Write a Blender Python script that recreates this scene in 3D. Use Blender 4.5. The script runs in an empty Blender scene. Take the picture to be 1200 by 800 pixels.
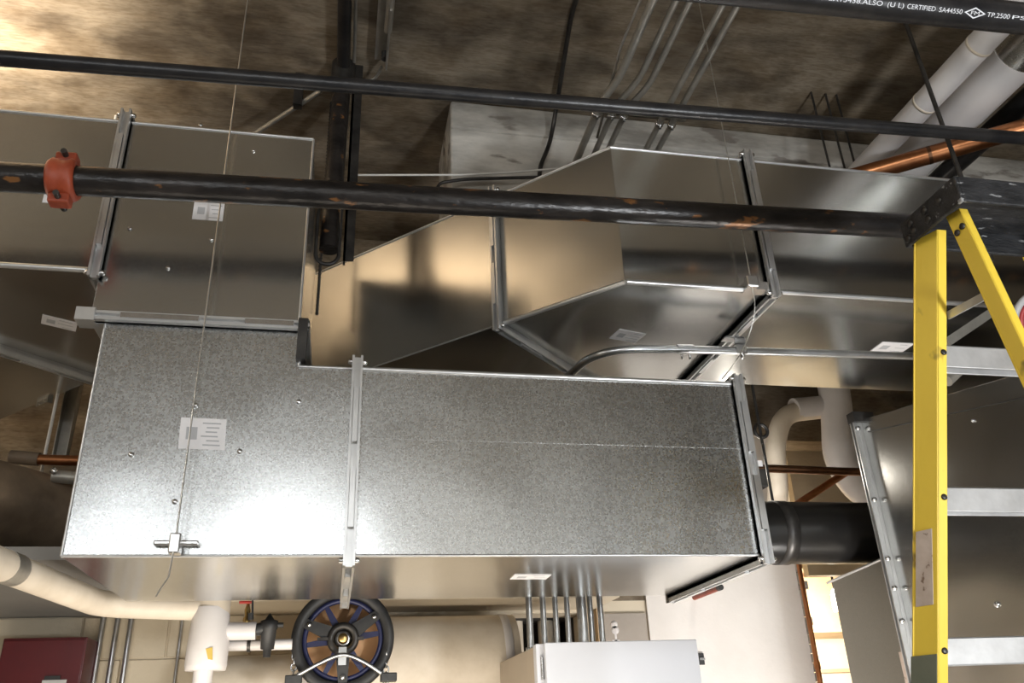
import bpy, bmesh, math, random
from mathutils import Vector, Matrix

random.seed(7)
S = bpy.context.scene
COL = S.collection
PI = math.pi
V = Vector

# ------------------------------------------------------------------ camera
cam_data = bpy.data.cameras.new('camera')
cam_data.sensor_width = 36.0
cam_data.lens = 36.0 * 971.0 / 1200.0
cam_data.clip_start = 0.05
cam = bpy.data.objects.new('camera', cam_data)
COL.objects.link(cam)
cam.matrix_world = Matrix.Translation((0, 0, 1.6)) @ Matrix([[0.9802448, -0.0478643, -0.1919092], [-0.193774, -0.4268893, -0.883299], [-0.0396455, 0.9030363, -0.4277309]]).to_4x4()
S.camera = cam

# ------------------------------------------------------------------ world
world = bpy.data.worlds.new('world')
S.world = world
world.use_nodes = True
world.node_tree.nodes['Background'].inputs[0].default_value = (0.6, 0.6, 0.62, 1)
world.node_tree.nodes['Background'].inputs[1].default_value = 0.05

# ------------------------------------------------------------------ lamps
def lamp(name, kind, loc, power, color=(1, 1, 1), size=None, aim=None, spread=None):
    d = bpy.data.lights.new(name, kind)
    d.energy = power
    d.color = color
    if kind == 'AREA':
        d.shape = 'RECTANGLE'
        d.size, d.size_y = size
        if spread:
            d.spread = spread
    elif size:
        d.shadow_soft_size = size
    o = bpy.data.objects.new(name, d)
    COL.objects.link(o)
    o.location = loc
    if aim:
        o.rotation_euler = (V(aim) - V(loc)).to_track_quat('-Z', 'Y').to_euler()
    return o

WARM = (1.0, 0.86, 0.68)
COOL = (0.93, 0.97, 1.0)
lamp('strip_lamp_behind', 'AREA', (-0.36, -1.6, 2.78), 16, COOL, (0.9, 0.40), (0.2, 2.5, 2.3))
lamp('strip_lamp_left', 'AREA', (-1.6, -1.6, 2.64), 14, COOL, (0.7, 0.35), (-0.6, 2.5, 2.3))
spot = lamp('bulb_left', 'SPOT', (-2.05, 2.65, 3.72), 400, WARM, 0.10, (-2.15, 2.68, 4.5))
spot.data.spot_size = math.radians(152)
spot.data.spot_blend = 0.8
lamp('fill_rear_left', 'POINT', (-2.7, 3.5, 2.75), 18, WARM, 0.08)  # unseen fill added in the left gap to light elbow, soffit and wall
lamp('ceiling_fill', 'POINT', (-3.3, 0.3, 3.85), 72, (1.0, 0.97, 0.9), 0.15)  # added out of view to brighten the ceiling that the upper ducts reflect
lamp('wall_fill_low', 'AREA', (-0.2, 2.6, 1.0), 35, (1.0, 0.9, 0.76), (2.0, 0.3), (0.1, 4.6, 1.9))  # added fill below the view, brightens the lower back wall
lamp('wall_fill_right', 'AREA', (2.25, 3.1, 0.8), 46, (1.0, 0.96, 0.92), (0.6, 0.3), (2.25, 4.6, 2.2))  # unseen source added low at right to lift the white wall
lamp('annex_lamp', 'AREA', (3.5, 6.0, 2.2), 210, (1.0, 0.92, 0.78), (1.0, 0.4), (3.2, 7.4, 1.7))
lamp('fill_rear_right', 'POINT', (2.12, 3.98, 2.82), 5, (1.0, 0.93, 0.82), 0.06)  # added unseen fill for the white pipes right of the low duct
lamp('front_wall_fill', 'AREA', (0.8, -3.0, 1.5), 110, (1.0, 0.98, 0.94), (2.5, 0.4), (0.6, -4.2, 2.9))  # no real fixture: added to light the front wall mirrored in the low duct
lamp('ladder_fill', 'AREA', (2.1, -0.7, 1.25), 80, COOL, (0.4, 0.4), (1.6, 1.6, 2.1))  # fill added behind the camera to brighten the ladder

vs = S.view_settings
vs.view_transform = 'Standard'
vs.look = 'None'
vs.exposure = 0.0
vs.gamma = 1.0
vs.use_curve_mapping = False

# ------------------------------------------------------------------ materials
def mat(name, c1, c2=None, rough=0.5, metal=0.0, scale=6.0, stretch=(1, 1, 1), lo=0.35, hi=0.65,
        bump=0.0, bscale=None, rough2=None, detail=6.0, spots=None, emit=0.0):
    m = bpy.data.materials.new(name)
    m.use_nodes = True
    nt = m.node_tree
    N, L = nt.nodes, nt.links
    b = N['Principled BSDF']
    b.inputs['Roughness'].default_value = rough
    b.inputs['Metallic'].default_value = metal
    b.inputs['Base Color'].default_value = (*c1, 1)
    tc = N.new('ShaderNodeTexCoord')
    mp = N.new('ShaderNodeMapping')
    mp.inputs['Scale'].default_value = stretch
    L.new(tc.outputs['Object'], mp.inputs['Vector'])
    if c2:
        nz = N.new('ShaderNodeTexNoise')
        nz.inputs['Scale'].default_value = scale
        nz.inputs['Detail'].default_value = detail
        nz.inputs['Roughness'].default_value = 0.6
        L.new(mp.outputs['Vector'], nz.inputs['Vector'])
        rp = N.new('ShaderNodeValToRGB')
        rp.color_ramp.elements[0].position = lo
        rp.color_ramp.elements[0].color = (*c1, 1)
        rp.color_ramp.elements[1].position = hi
        rp.color_ramp.elements[1].color = (*c2, 1)
        L.new(nz.outputs['Fac'], rp.inputs['Fac'])
        col = rp.outputs['Color']
        if spots:                                   # (colour, scale, threshold): worn or stained spots
            n2 = N.new('ShaderNodeTexNoise')
            n2.inputs['Scale'].default_value = spots[1]
            n2.inputs['Detail'].default_value = 4.0
            L.new(mp.outputs['Vector'], n2.inputs['Vector'])
            r2 = N.new('ShaderNodeValToRGB')
            r2.color_ramp.elements[0].position = spots[2]
            r2.color_ramp.elements[0].color = (0, 0, 0, 1)
            r2.color_ramp.elements[1].position = spots[2] + 0.05
            r2.color_ramp.elements[1].color = (1, 1, 1, 1)
            L.new(n2.outputs['Fac'], r2.inputs['Fac'])
            mx = N.new('ShaderNodeMix')
            mx.data_type = 'RGBA'
            L.new(r2.outputs['Color'], mx.inputs[0])
            L.new(col, mx.inputs[6])
            mx.inputs[7].default_value = (*spots[0], 1)
            col = mx.outputs[2]
        L.new(col, b.inputs['Base Color'])
        if rough2 is not None:
            mr = N.new('ShaderNodeMapRange')
            mr.inputs['To Min'].default_value = rough
            mr.inputs['To Max'].default_value = rough2
            L.new(nz.outputs['Fac'], mr.inputs['Value'])
            L.new(mr.outputs['Result'], b.inputs['Roughness'])
    if bump:
        nb = N.new('ShaderNodeTexNoise')
        nb.inputs['Scale'].default_value = bscale or scale
        nb.inputs['Detail'].default_value = 5.0
        L.new(mp.outputs['Vector'], nb.inputs['Vector'])
        bp = N.new('ShaderNodeBump')
        bp.inputs['Strength'].default_value = bump
        bp.inputs['Distance'].default_value = 0.01
        L.new(nb.outputs['Fac'], bp.inputs['Height'])
        L.new(bp.outputs['Normal'], b.inputs['Normal'])
    if emit:
        b.inputs['Emission Color'].default_value = (*c1, 1)
        b.inputs['Emission Strength'].default_value = emit
    return m

def galvanised(name, base=0.60, rough=0.22, spangle=0.07, waves=0.22, tint=(1.0, 1.0, 0.97), sscale=260.0, facets=0.0):
    m = bpy.data.materials.new(name)
    m.use_nodes = True
    nt = m.node_tree
    N, L = nt.nodes, nt.links
    b = N['Principled BSDF']
    b.inputs['Metallic'].default_value = 1.0
    tc = N.new('ShaderNodeTexCoord')
    vo = N.new('ShaderNodeTexVoronoi')
    vo.inputs['Scale'].default_value = sscale
    L.new(tc.outputs['Object'], vo.inputs['Vector'])
    nz = N.new('ShaderNodeTexNoise')
    nz.inputs['Scale'].default_value = 3.0
    nz.inputs['Detail'].default_value = 3.0
    L.new(tc.outputs['Object'], nz.inputs['Vector'])
    sep = N.new('ShaderNodeSeparateColor')
    L.new(vo.outputs['Color'], sep.inputs['Color'])
    ad = N.new('ShaderNodeMath'); ad.operation = 'MULTIPLY_ADD'
    ad.inputs[1].default_value = 0.6; ad.inputs[2].default_value = 0.0
    L.new(sep.outputs['Red'], ad.inputs[0])
    ad2 = N.new('ShaderNodeMath'); ad2.operation = 'MULTIPLY_ADD'
    ad2.inputs[1].default_value = 0.4
    L.new(nz.outputs['Fac'], ad2.inputs[0])
    L.new(ad.outputs[0], ad2.inputs[2])
    rp = N.new('ShaderNodeMix'); rp.data_type = 'RGBA'
    lo = base * (1 - spangle); hi = min(0.95, base * (1 + spangle))
    rp.inputs[6].default_value = (lo * tint[0], lo * tint[1], lo * tint[2], 1)
    rp.inputs[7].default_value = (hi * tint[0], hi * tint[1], hi * tint[2], 1)
    L.new(ad2.outputs[0], rp.inputs[0])
    L.new(rp.outputs[2], b.inputs['Base Color'])
    mr = N.new('ShaderNodeMapRange')
    mr.inputs['To Min'].default_value = rough * 0.9
    mr.inputs['To Max'].default_value = rough * 1.15
    L.new(sep.outputs['Green'], mr.inputs['Value'])
    L.new(mr.outputs['Result'], b.inputs['Roughness'])
    # slow oil-canning waves of the sheet plus the fine facets of the spangle
    n2 = N.new('ShaderNodeTexNoise')
    n2.inputs['Scale'].default_value = 2.2
    n2.inputs['Detail'].default_value = 1.0
    L.new(tc.outputs['Object'], n2.inputs['Vector'])
    b1 = N.new('ShaderNodeBump')
    b1.inputs['Strength'].default_value = waves
    b1.inputs['Distance'].default_value = 0.03
    L.new(n2.outputs['Fac'], b1.inputs['Height'])
    n3 = N.new('ShaderNodeTexNoise')
    n3.inputs['Scale'].default_value = sscale * 0.8
    n3.inputs['Detail'].default_value = 0.0
    L.new(tc.outputs['Object'], n3.inputs['Vector'])
    b2 = N.new('ShaderNodeBump')
    b2.inputs['Strength'].default_value = facets
    b2.inputs['Distance'].default_value = 0.001
    L.new(n3.outputs['Fac'], b2.inputs['Height'])
    L.new(b1.outputs['Normal'], b2.inputs['Normal'])
    L.new(b2.outputs['Normal'], b.inputs['Normal'])
    return m

def board_concrete():
    """raw slab cast on plywood: fine grain streaks along x, patchy staining"""
    m = bpy.data.materials.new('board_formed_concrete')
    m.use_nodes = True
    nt = m.node_tree
    N, L = nt.nodes, nt.links
    b = N['Principled BSDF']
    b.inputs['Roughness'].default_value = 0.85
    tc = N.new('ShaderNodeTexCoord')
    def noise(stretch, scale, detail, dist=0.0):
        mp = N.new('ShaderNodeMapping'); mp.inputs['Scale'].default_value = stretch
        L.new(tc.outputs['Object'], mp.inputs['Vector'])
        n = N.new('ShaderNodeTexNoise'); n.inputs['Scale'].default_value = scale
        n.inputs['Detail'].default_value = detail; n.inputs['Distortion'].default_value = dist
        L.new(mp.outputs['Vector'], n.inputs['Vector'])
        return n.outputs['Fac']
    def ramp(fac, stops):
        r_ = N.new('ShaderNodeValToRGB')
        e = r_.color_ramp.elements
        e[0].position, e[0].color = stops[0][0], (*stops[0][1], 1)
        e[1].position, e[1].color = stops[-1][0], (*stops[-1][1], 1)
        L.new(fac, r_.inputs['Fac'])
        return r_.outputs['Color']
    def mul(a_, c_, fac):
        x = N.new('ShaderNodeMix'); x.data_type = 'RGBA'; x.blend_type = 'MULTIPLY'
        x.inputs[0].default_value = fac
        L.new(a_, x.inputs[6]); L.new(c_, x.inputs[7])
        return x.outputs[2]
    patch = ramp(noise((1.0, 1.7, 1.7), 2.4, 10.0, 0.4), [(.38, (.14, .113, .082)), (.58, (.32, .268, .20))])
    grain = ramp(noise((1.0, 9.0, 9.0), 3.4, 9.0, 1.2), [(.30, (.70, .65, .58)), (.60, (1, 1, 1))])
    stain = ramp(noise((1.0, 1.3, 1.3), 4.3, 10.0, 0.2), [(.46, (1, 1, 1)), (.62, (.62, .56, .48))])
    fine = ramp(noise((1.0, 4.0, 4.0), 26.0, 8.0, 0.3), [(.35, (.72, .68, .62)), (.58, (1, 1, 1))])
    col = mul(mul(mul(patch, grain, 0.6), stain, 0.8), fine, 0.8)
    L.new(col, b.inputs['Base Color'])
    bp = N.new('ShaderNodeBump'); bp.inputs['Strength'].default_value = 0.25; bp.inputs['Distance'].default_value = 0.01
    L.new(noise((1.0, 10.0, 10.0), 3.0, 6.0), bp.inputs['Height'])
    L.new(bp.outputs['Normal'], b.inputs['Normal'])
    return m

M = {}
M['galv'] = galvanised('galvanised_sheet')
M['galv_new'] = galvanised('bright_galvanised_sheet', 0.58, 0.27, 0.12, 0.30, (0.98, 1.0, 1.0), 170.0, 0.05)
M['galv_old'] = galvanised('dull_galvanised_sheet', 0.55, 0.24, 0.04, 0.18, (1.0, 0.98, 0.92), 220, 0.0)
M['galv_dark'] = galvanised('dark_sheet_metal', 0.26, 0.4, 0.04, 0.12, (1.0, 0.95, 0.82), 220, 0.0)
M['galv_trim'] = mat('galvanised_flange', (.60, .60, .60), (.70, .70, .69), 0.36, 0.85, 9)
M['steel'] = mat('bright_steel', (.72, .72, .72), (.6, .6, .6), 0.25, 1.0, 20)
M['emt'] = mat('conduit_steel', (.62, .63, .64), (.5, .51, .52), 0.3, 1.0, 14)
M['emt_old'] = mat('dull_conduit_steel', (.46, .44, .40), (.34, .325, .29), 0.42, 0.7, 14)
M['black_pipe'] = mat('black_iron_pipe', (.012, .012, .014), (.03, .028, .028), 0.34, 0.25, 9, bump=0.15, bscale=40)
M['rusty_pipe'] = mat('worn_black_iron_pipe', (.010, .009, .009), (.035, .03, .028), 0.30, 0.3, 7, (1, 2, 2),
                      spots=((.22, .10, .035), 11.0, 0.62), bump=0.25, bscale=30)
M['black'] = mat('black_plastic', (.012, .012, .013), (.03, .03, .03), 0.5, 0, 15)
M['scuffed'] = mat('scuffed_black_plastic', (.010, .010, .011), (.032, .032, .034), 0.5, 0, 14, (1, 3, 3),
                   spots=((.32, .32, .32), 16.0, 0.64), bump=0.3, bscale=50)
M['dark_steel'] = mat('dark_steel', (.035, .033, .032), (.08, .075, .07), 0.45, 0.7, 10)
M['jacket'] = mat('dark_pipe_jacket', (.006, .006, .007), (.012, .011, .010), 0.3, 0, 3, bump=0.15, bscale=8)
M['jacket_old'] = mat('brown_stained_pipe_jacket', (.11, .08, .055), (.24, .18, .125), 0.45, 0, 4,
                      spots=((.16, .11, .07), 3.0, 0.62), bump=0.3, bscale=8)
M['red_paint'] = mat('orange_red_coupling_paint', (.34, .06, .022), (.24, .04, .016), 0.5, 0, 20, bump=0.3)
M['red_box'] = mat('dark_red_enamel', (.085, .006, .008), (.07, .005, .007), 0.35, 0, 6)
M['cream'] = mat('cream_wall_paint', (.66, .58, .45), (.56, .48, .36), 0.6, 0, 1.6, bump=0.12, bscale=30,
                 spots=((.40, .31, .20), 2.3, 0.70))
M['cream_plain'] = mat('cream_block_paint', (.62, .54, .41), (.55, .475, .355), 0.5, 0, 2.5, bump=0.2, bscale=60)
M['white_wall'] = mat('white_wall_paint', (.74, .70, .66), (.66, .62, .58), 0.6, 0, 2, bump=0.1, bscale=40)
M['grey_paint'] = mat('grey_soffit_paint', (.24, .235, .225), (.20, .195, .185), 0.6, 0, 2)
M['concrete_brown'] = board_concrete()
M['concrete_grey'] = mat('grey_cast_concrete', (.27, .255, .23), (.62, .59, .54), 0.85, 0, 3.0, (0.6, 1.8, 1.8), lo=.36, hi=.62, bump=0.6, bscale=14, spots=((.24, .215, .19), 5.0, .60))
M['floor'] = mat('floor_concrete', (.34, .32, .30), (.26, .245, .23), 0.5, 0, 2)
M['wall_grey'] = mat('grey_wall_paint', (.60, .59, .56), (.54, .53, .50), 0.7, 0, 2)
M['wall_plain'] = mat('plain_wall_paint', (.55, .47, .36), (.48, .41, .31), 0.7, 0, 2)
M['white_pipe'] = mat('white_pipe_jacket', (.72, .69, .68), (.66, .63, .62), 0.4, 0, 5, bump=0.1, bscale=12)
M['cream_pipe'] = mat('cream_pipe_jacket', (.74, .66, .55), (.64, .56, .45), 0.5, 0, 6, bump=0.15, bscale=14)
M['copper'] = mat('copper_tube', (.62, .27, .12), (.40, .16, .07), 0.3, 1.0, 8)
M['copper_dark'] = mat('tarnished_copper_tube', (.26, .13, .07), (.14, .07, .04), 0.38, 1.0, 8)
M['yellow'] = mat('yellow_fibreglass', (.88, .63, .07), (.80, .56, .06), 0.36, 0, 4, (1, 1, 0.6),
                  spots=((.16, .09, .03), 9.0, 0.595))
M['aluminium'] = mat('worn_aluminium', (.66, .65, .64), (.5, .49, .48), 0.45, 0.55, 12, spots=((.2, .19, .18), 12, 0.68))
M['paper'] = mat('white_label_paper', (.78, .76, .76), (.72, .70, .70), 0.6, 0, 10)
M['paper_worn'] = mat('worn_label_paper', (.60, .50, .43), (.50, .40, .33), 0.6, 0, 25, spots=((.20, .13, .09), 45, 0.63))
M['ink'] = mat('grey_print', (.42, .42, .43), None, 0.7)
M['white_ink'] = mat('white_stencil_print', (.72, .72, .74), None, 0.7)
M['grey_green'] = mat('grey_green_label', (.17, .18, .13), (.13, .14, .10), 0.5, 0, 8)
M['cabinet'] = mat('pale_grey_enamel', (.56, .57, .61), (.54, .55, .59), 0.35, 0, 3)
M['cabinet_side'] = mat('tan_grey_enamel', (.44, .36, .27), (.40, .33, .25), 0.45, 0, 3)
M['blue'] = mat('navy_blue_enamel', (.018, .022, .075), (.014, .017, .055), 0.4, 0.1, 8)
M['tan'] = mat('orange_tan_board', (.80, .47, .25), (.70, .40, .20), 0.6, 0, 6)
M['trim_tan'] = mat('tan_painted_trim', (.50, .36, .21), (.44, .31, .18), 0.6, 0, 6)
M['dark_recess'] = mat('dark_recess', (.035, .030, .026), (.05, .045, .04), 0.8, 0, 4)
M['grey_board'] = mat('grey_brown_board', (.38, .335, .29), (.32, .28, .24), 0.5, 0, 3)
M['red_handle'] = mat('red_valve_handle', (.36, .03, .02), None, 0.4)
M['brass'] = mat('brass', (.55, .38, .15), None, 0.35, 1.0)
M['foam'] = mat('yellow_foam', (.58, .42, .10), None, 0.9)
M['wire'] = mat('steel_wire', (.70, .69, .66), None, 0.3, 0.9)
M['white_cable'] = mat('white_cable', (.70, .68, .64), None, 0.5)
M['yellow_cord'] = mat('yellow_cord', (.80, .62, .04), None, 0.5)
M['bulb'] = mat('lit_lamp_glass', (1.0, .93, .80), None, 0.4, emit=9.0)
M['red_grey'] = mat('red_hose_stripe', (.42, .04, .04), None, 0.45)
M['hose'] = mat('pale_grey_hose', (.50, .50, .50), None, 0.45)
M['insulation'] = mat('pale_sleeve', (.55, .42, .38), None, 0.7)

# ------------------------------------------------------------------ mesh helpers
class MB:
    """collects shapes in world coordinates, then becomes ONE mesh object"""
    def __init__(self):
        self.v, self.f, self.s = [], [], []
    def add(self, verts, faces, smooth=False):
        n = len(self.v)
        self.v += [V(p) for p in verts]
        self.f += [tuple(i + n for i in f) for f in faces]
        self.s += [smooth] * len(faces)
        return self
    def hexa(self, p):
        return self.add(p, [(3, 2, 1, 0), (4, 5, 6, 7), (0, 1, 5, 4), (1, 2, 6, 5), (2, 3, 7, 6), (3, 0, 4, 7)])
    def box(self, a, b):
        (x0, y0, z0), (x1, y1, z1) = a, b
        x0, x1 = min(x0, x1), max(x0, x1); y0, y1 = min(y0, y1), max(y0, y1); z0, z1 = min(z0, z1), max(z0, z1)
        return self.hexa([(x0, y0, z0), (x1, y0, z0), (x1, y1, z0), (x0, y1, z0),
                          (x0, y0, z1), (x1, y0, z1), (x1, y1, z1), (x0, y1, z1)])
    def obox(self, o, u, v, w, lu, lv, lw):
        """box from corner o along unit u, v, w; each length is (start, end)"""
        o, u, v, w = V(o), V(u), V(v), V(w)
        q = lambda a, b, c: o + u * a + v * b + w * c
        return self.hexa([q(lu[0], lv[0], lw[0]), q(lu[1], lv[0], lw[0]), q(lu[1], lv[1], lw[0]), q(lu[0], lv[1], lw[0]),
                          q(lu[0], lv[0], lw[1]), q(lu[1], lv[0], lw[1]), q(lu[1], lv[1], lw[1]), q(lu[0], lv[1], lw[1])])
    def bar(self, a, b, w, h, up=(0, 0, 1)):
        a, b = V(a), V(b)
        d = (b - a); L = d.length; d.normalize()
        s = d.cross(V(up)).normalized(); t = s.cross(d)
        return self.obox(a, d, s, t, (0, L), (-w / 2, w / 2), (-h / 2, h / 2))
    def prism(self, pts, ext):
        n = len(pts); e = V(ext)
        v = [V(p) for p in pts]; v += [p + e for p in v[:n]]
        f = [tuple(range(n - 1, -1, -1)), tuple(range(n, 2 * n))]
        f += [(i, (i + 1) % n, (i + 1) % n + n, i + n) for i in range(n)]
        return self.add(v, f)
    def tube(self, path, r, seg=16, caps=True, radii=None):
        P = [V(p) for p in path]
        n = len(P)
        T = []
        for i in range(n):
            a = (P[i] - P[i - 1]).normalized() if i else None
            b = (P[i + 1] - P[i]).normalized() if i < n - 1 else None
            T.append(((a or b) + (b or a)).normalized())
        ref = V((0, 0, 1)) if abs(T[0].z) < 0.9 else V((1, 0, 0))
        nrm = (ref - T[0] * ref.dot(T[0])).normalized()
        rings = []
        for i in range(n):
            nrm = (nrm - T[i] * nrm.dot(T[i])).normalized()
            bi = T[i].cross(nrm)
            rr = radii[i] if radii else r
            rings.append([P[i] + (nrm * math.cos(2 * PI * k / seg) + bi * math.sin(2 * PI * k / seg)) * rr for k in range(seg)])
        v = [p for g in rings for p in g]
        f = []
        for i in range(n - 1):
            for k in range(seg):
                k2 = (k + 1) % seg
                f.append((i * seg + k, i * seg + k2, (i + 1) * seg + k2, (i + 1) * seg + k))
        self.add(v, f, True)
        if caps:
            self.add(rings[0], [tuple(range(seg - 1, -1, -1))]); self.add(rings[-1], [tuple(range(seg))])
        return self
    def lathe(self, o, axis, prof, seg=32):
        """prof: (distance along axis, radius) pairs; closed if the last equals the first"""
        o, a = V(o), V(axis).normalized()
        ref = V((0, 0, 1)) if abs(a.z) < 0.9 else V((1, 0, 0))
        n = (ref - a * ref.dot(a)).normalized(); b = a.cross(n)
        v = [o + a * t + (n * math.cos(2 * PI * k / seg) + b * math.sin(2 * PI * k / seg)) * max(r, 1e-5) for t, r in prof for k in range(seg)]
        f = []
        for i in range(len(prof) - 1):
            for k in range(seg):
                k2 = (k + 1) % seg
                f.append((i * seg + k, i * seg + k2, (i + 1) * seg + k2, (i + 1) * seg + k))
        return self.add(v, f, True)
    def ring(self, o, axis, R, r, seg=32, sub=10, arc=(0, 2 * PI), flat=1.0):
        o, a = V(o), V(axis).normalized()
        ref = V((0, 0, 1)) if abs(a.z) < 0.9 else V((1, 0, 0))
        n = (ref - a * ref.dot(a)).normalized(); b = a.cross(n)
        full = abs(arc[1] - arc[0] - 2 * PI) < 1e-6
        cnt = seg if full else seg + 1
        v = []
        for i in range(cnt):
            t = arc[0] + (arc[1] - arc[0]) * i / seg
            d = n * math.cos(t) + b * math.sin(t)
            for k in range(sub):
                q = 2 * PI * k / sub
                v.append(o + d * (R + r * math.cos(q)) + a * (r * flat * math.sin(q)))
        f = []
        for i in range(seg):
            j = (i + 1) % cnt
            for k in range(sub):
                k2 = (k + 1) % sub
                f.append((i * sub + k, i * sub + k2, j * sub + k2, j * sub + k))
        return self.add(v, f, True)

def fillet(pts, rad, n=7):
    P = [V(p) for p in pts]
    out = [P[0]]
    for i in range(1, len(P) - 1):
        a, b, c = P[i - 1], P[i], P[i + 1]
        d1 = (a - b); d2 = (c - b)
        r = min(rad, d1.length * 0.49, d2.length * 0.49)
        p, q = b + d1.normalized() * r, b + d2.normalized() * r
        for k in range(n + 1):
            t = k / n
            out.append(p * (1 - t) ** 2 + b * 2 * t * (1 - t) + q * t ** 2)
    out.append(P[-1])
    return out

def wpos(o):
    p = V((0, 0, 0))
    while o:
        p += o.location
        o = o.parent
    return p

def obj(name, mb, material, parent=None, label=None, kind=None, bevel=0.0, loc=None):
    me = bpy.data.meshes.new(name)
    if loc is None:
        xs = [p.x for p in mb.v]; ys = [p.y for p in mb.v]; zs = [p.z for p in mb.v]
        loc = V(((min(xs) + max(xs)) / 2, (min(ys) + max(ys)) / 2, (min(zs) + max(zs)) / 2))
    loc = V(loc)
    me.from_pydata([p - loc for p in mb.v], [], mb.f)
    me.polygons.foreach_set('use_smooth', mb.s)
    bm = bmesh.new(); bm.from_mesh(me)
    bmesh.ops.recalc_face_normals(bm, faces=bm.faces)
    bm.to_mesh(me); bm.free()
    me.materials.append(material)
    o = bpy.data.objects.new(name, me)
    COL.objects.link(o)
    if parent:
        o.parent = parent
        o.location = loc - wpos(parent)
    else:
        o.location = loc
    if label: o['label'] = label
    if kind: o['kind'] = kind
    if bevel:
        md = o.modifiers.new('bevel', 'BEVEL'); md.width = bevel; md.segments = 2; md.limit_method = 'ANGLE'
    return o

def twin(src, parent, loc, name=None):
    """another piece with the same mesh, at a world position"""
    o = src.copy()
    COL.objects.link(o)
    o.parent = parent
    o.location = V(loc) - (wpos(parent) if parent else V((0, 0, 0)))
    return o

def tag(o, label, cat, group=None):
    o['label'] = label; o['category'] = cat
    if group: o['group'] = group
    return o

def thing(name, label, cat, loc=(0, 0, 0), group=None):
    o = bpy.data.objects.new(name, None)
    o.empty_display_size = 0.05
    COL.objects.link(o)
    o.location = loc
    return tag(o, label, cat, group)

def struct(name, mb, m, bevel=0.0):
    return obj(name, mb, m, kind='structure', bevel=bevel)

def single(name, mb, m, label, cat, group=None, bevel=0.0):
    return tag(obj(name, mb, m, bevel=bevel), label, cat, group)

X, Y, Z = V((1, 0, 0)), V((0, 1, 0)), V((0, 0, 1))

# ------------------------------------------------------------------ the setting
struct('floor', MB().box((-5, -4.2, -0.1), (6.2, 8.2, 0)), M['floor'])
struct('ceiling', MB().box((-5, -4.2, 4.5), (6.2, 8.2, 4.7)), M['concrete_brown'])
struct('wall_left', MB().box((-5.2, -4.2, 0), (-5, 8.2, 4.5)), M['wall_plain'])
struct('wall_right', MB().box((6.2, -4.2, 0), (6.4, 8.2, 4.5)), M['wall_plain'])
struct('wall_front', MB().box((-5, -4.4, 0), (6.2, -4.2, 4.5)), M['wall_grey'])
# back wall: cream paint below, bare concrete above, with a recess and a tall opening
wb = MB()
wb.box((-5, 4.6, 0), (0.93, 4.8, 2.25)); wb.box((0.93, 4.6, 0), (1.33, 4.8, 1.2)); wb.box((0.93, 4.6, 2.19), (1.33, 4.8, 2.25))
wb.box((1.33, 4.6, 0), (1.70, 4.8, 2.25))
wall_back = struct('wall_back', wb, M['cream'])
wu = MB()
wu.box((-5, 4.6, 2.25), (1.70, 4.8, 4.5)); wu.box((1.70, 4.6, 3.25), (2.66, 4.8, 4.5)); wu.box((2.66, 4.6, 3.22), (6.2, 4.8, 4.5))
struct('wall_back_upper', wu, M['concrete_brown'])
ww = MB()
ww.box((1.70, 4.58, 0), (2.40, 4.8, 3.25)); ww.box((2.40, 4.6, 0), (2.66, 4.8, 3.25)); ww.box((3.62, 4.6, 0), (6.2, 4.8, 3.22))
struct('wall_back_right', ww, M['white_wall'])
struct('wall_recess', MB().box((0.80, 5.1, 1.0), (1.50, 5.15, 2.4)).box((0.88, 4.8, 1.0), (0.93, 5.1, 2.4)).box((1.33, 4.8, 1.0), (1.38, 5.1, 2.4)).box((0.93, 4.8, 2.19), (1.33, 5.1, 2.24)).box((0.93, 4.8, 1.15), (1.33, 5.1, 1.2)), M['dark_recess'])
# the annex seen through the opening
struct('wall_annex', MB().box((1.8, 7.6, 0), (6.2, 7.8, 4.5)).box((1.6, 4.8, 0), (1.8, 7.8, 4.5)), M['cream_plain'])
struct('trim_4', MB().box((1.8, 7.0, 2.30), (6.2, 7.6, 2.85)), M['trim_tan'])
struct('trim_5', MB().box((1.8, 7.55, 2.0), (6.2, 7.6, 2.03)), M['trim_tan'])
# painted concrete blocks at the lower left
blk = None
for row in range(5):
    z0 = 2.203 - 0.2 * (row + 1)
    x = -1.61 + (0.2 if row % 2 else 0.0) - 0.8
    while x < -0.30:
        x1 = min(x + 0.39, 0.2)
        d = random.uniform(0.0, 0.003)
        obj('block', MB().box((x, 4.588 - d, z0 + 0.006), (x1, 4.602, z0 + 0.196)), M['cream_plain'], wall_back, bevel=0.003)
        x += 0.4
# grey soffit over the lower left wall and the cream ledge to its right
struct('trim_1', MB().box((-5, 3.15, 2.205), (-0.64, 4.6, 2.25)), M['grey_paint'])
struct('trim_2', MB().box((-0.64, 4.15, 2.205), (1.40, 4.6, 2.25)), M['cream'])
# cast concrete beam across the right half of the ceiling, with its upper lip
struct('trim_3', MB().box((0.44, 3.25, 3.84), (6.2, 3.75, 4.35)).box((0.44, 3.235, 4.33), (6.2, 3.75, 4.5)), M['concrete_grey'], bevel=0.012)
struct('trim_6', MB().box((1.395, 4.55, 0.9), (1.435, 4.6, 2.205)), M['trim_tan'])

# ------------------------------------------------------------------ ducts
bolt_src = {}
def bolt(parent, p, axis, r=0.008, h=0.006, m='steel', name='bolt'):
    key = (name, tuple(round(c, 3) for c in axis), r, m)
    if key not in bolt_src:
        mb = MB().lathe(p, axis, [(0, r), (h * .7, r), (h, r * .6), (h, 0)], 10)
        bolt_src[key] = obj(name, mb, M[m], parent, loc=p)
        return bolt_src[key]
    return twin(bolt_src[key], parent, p)

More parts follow.
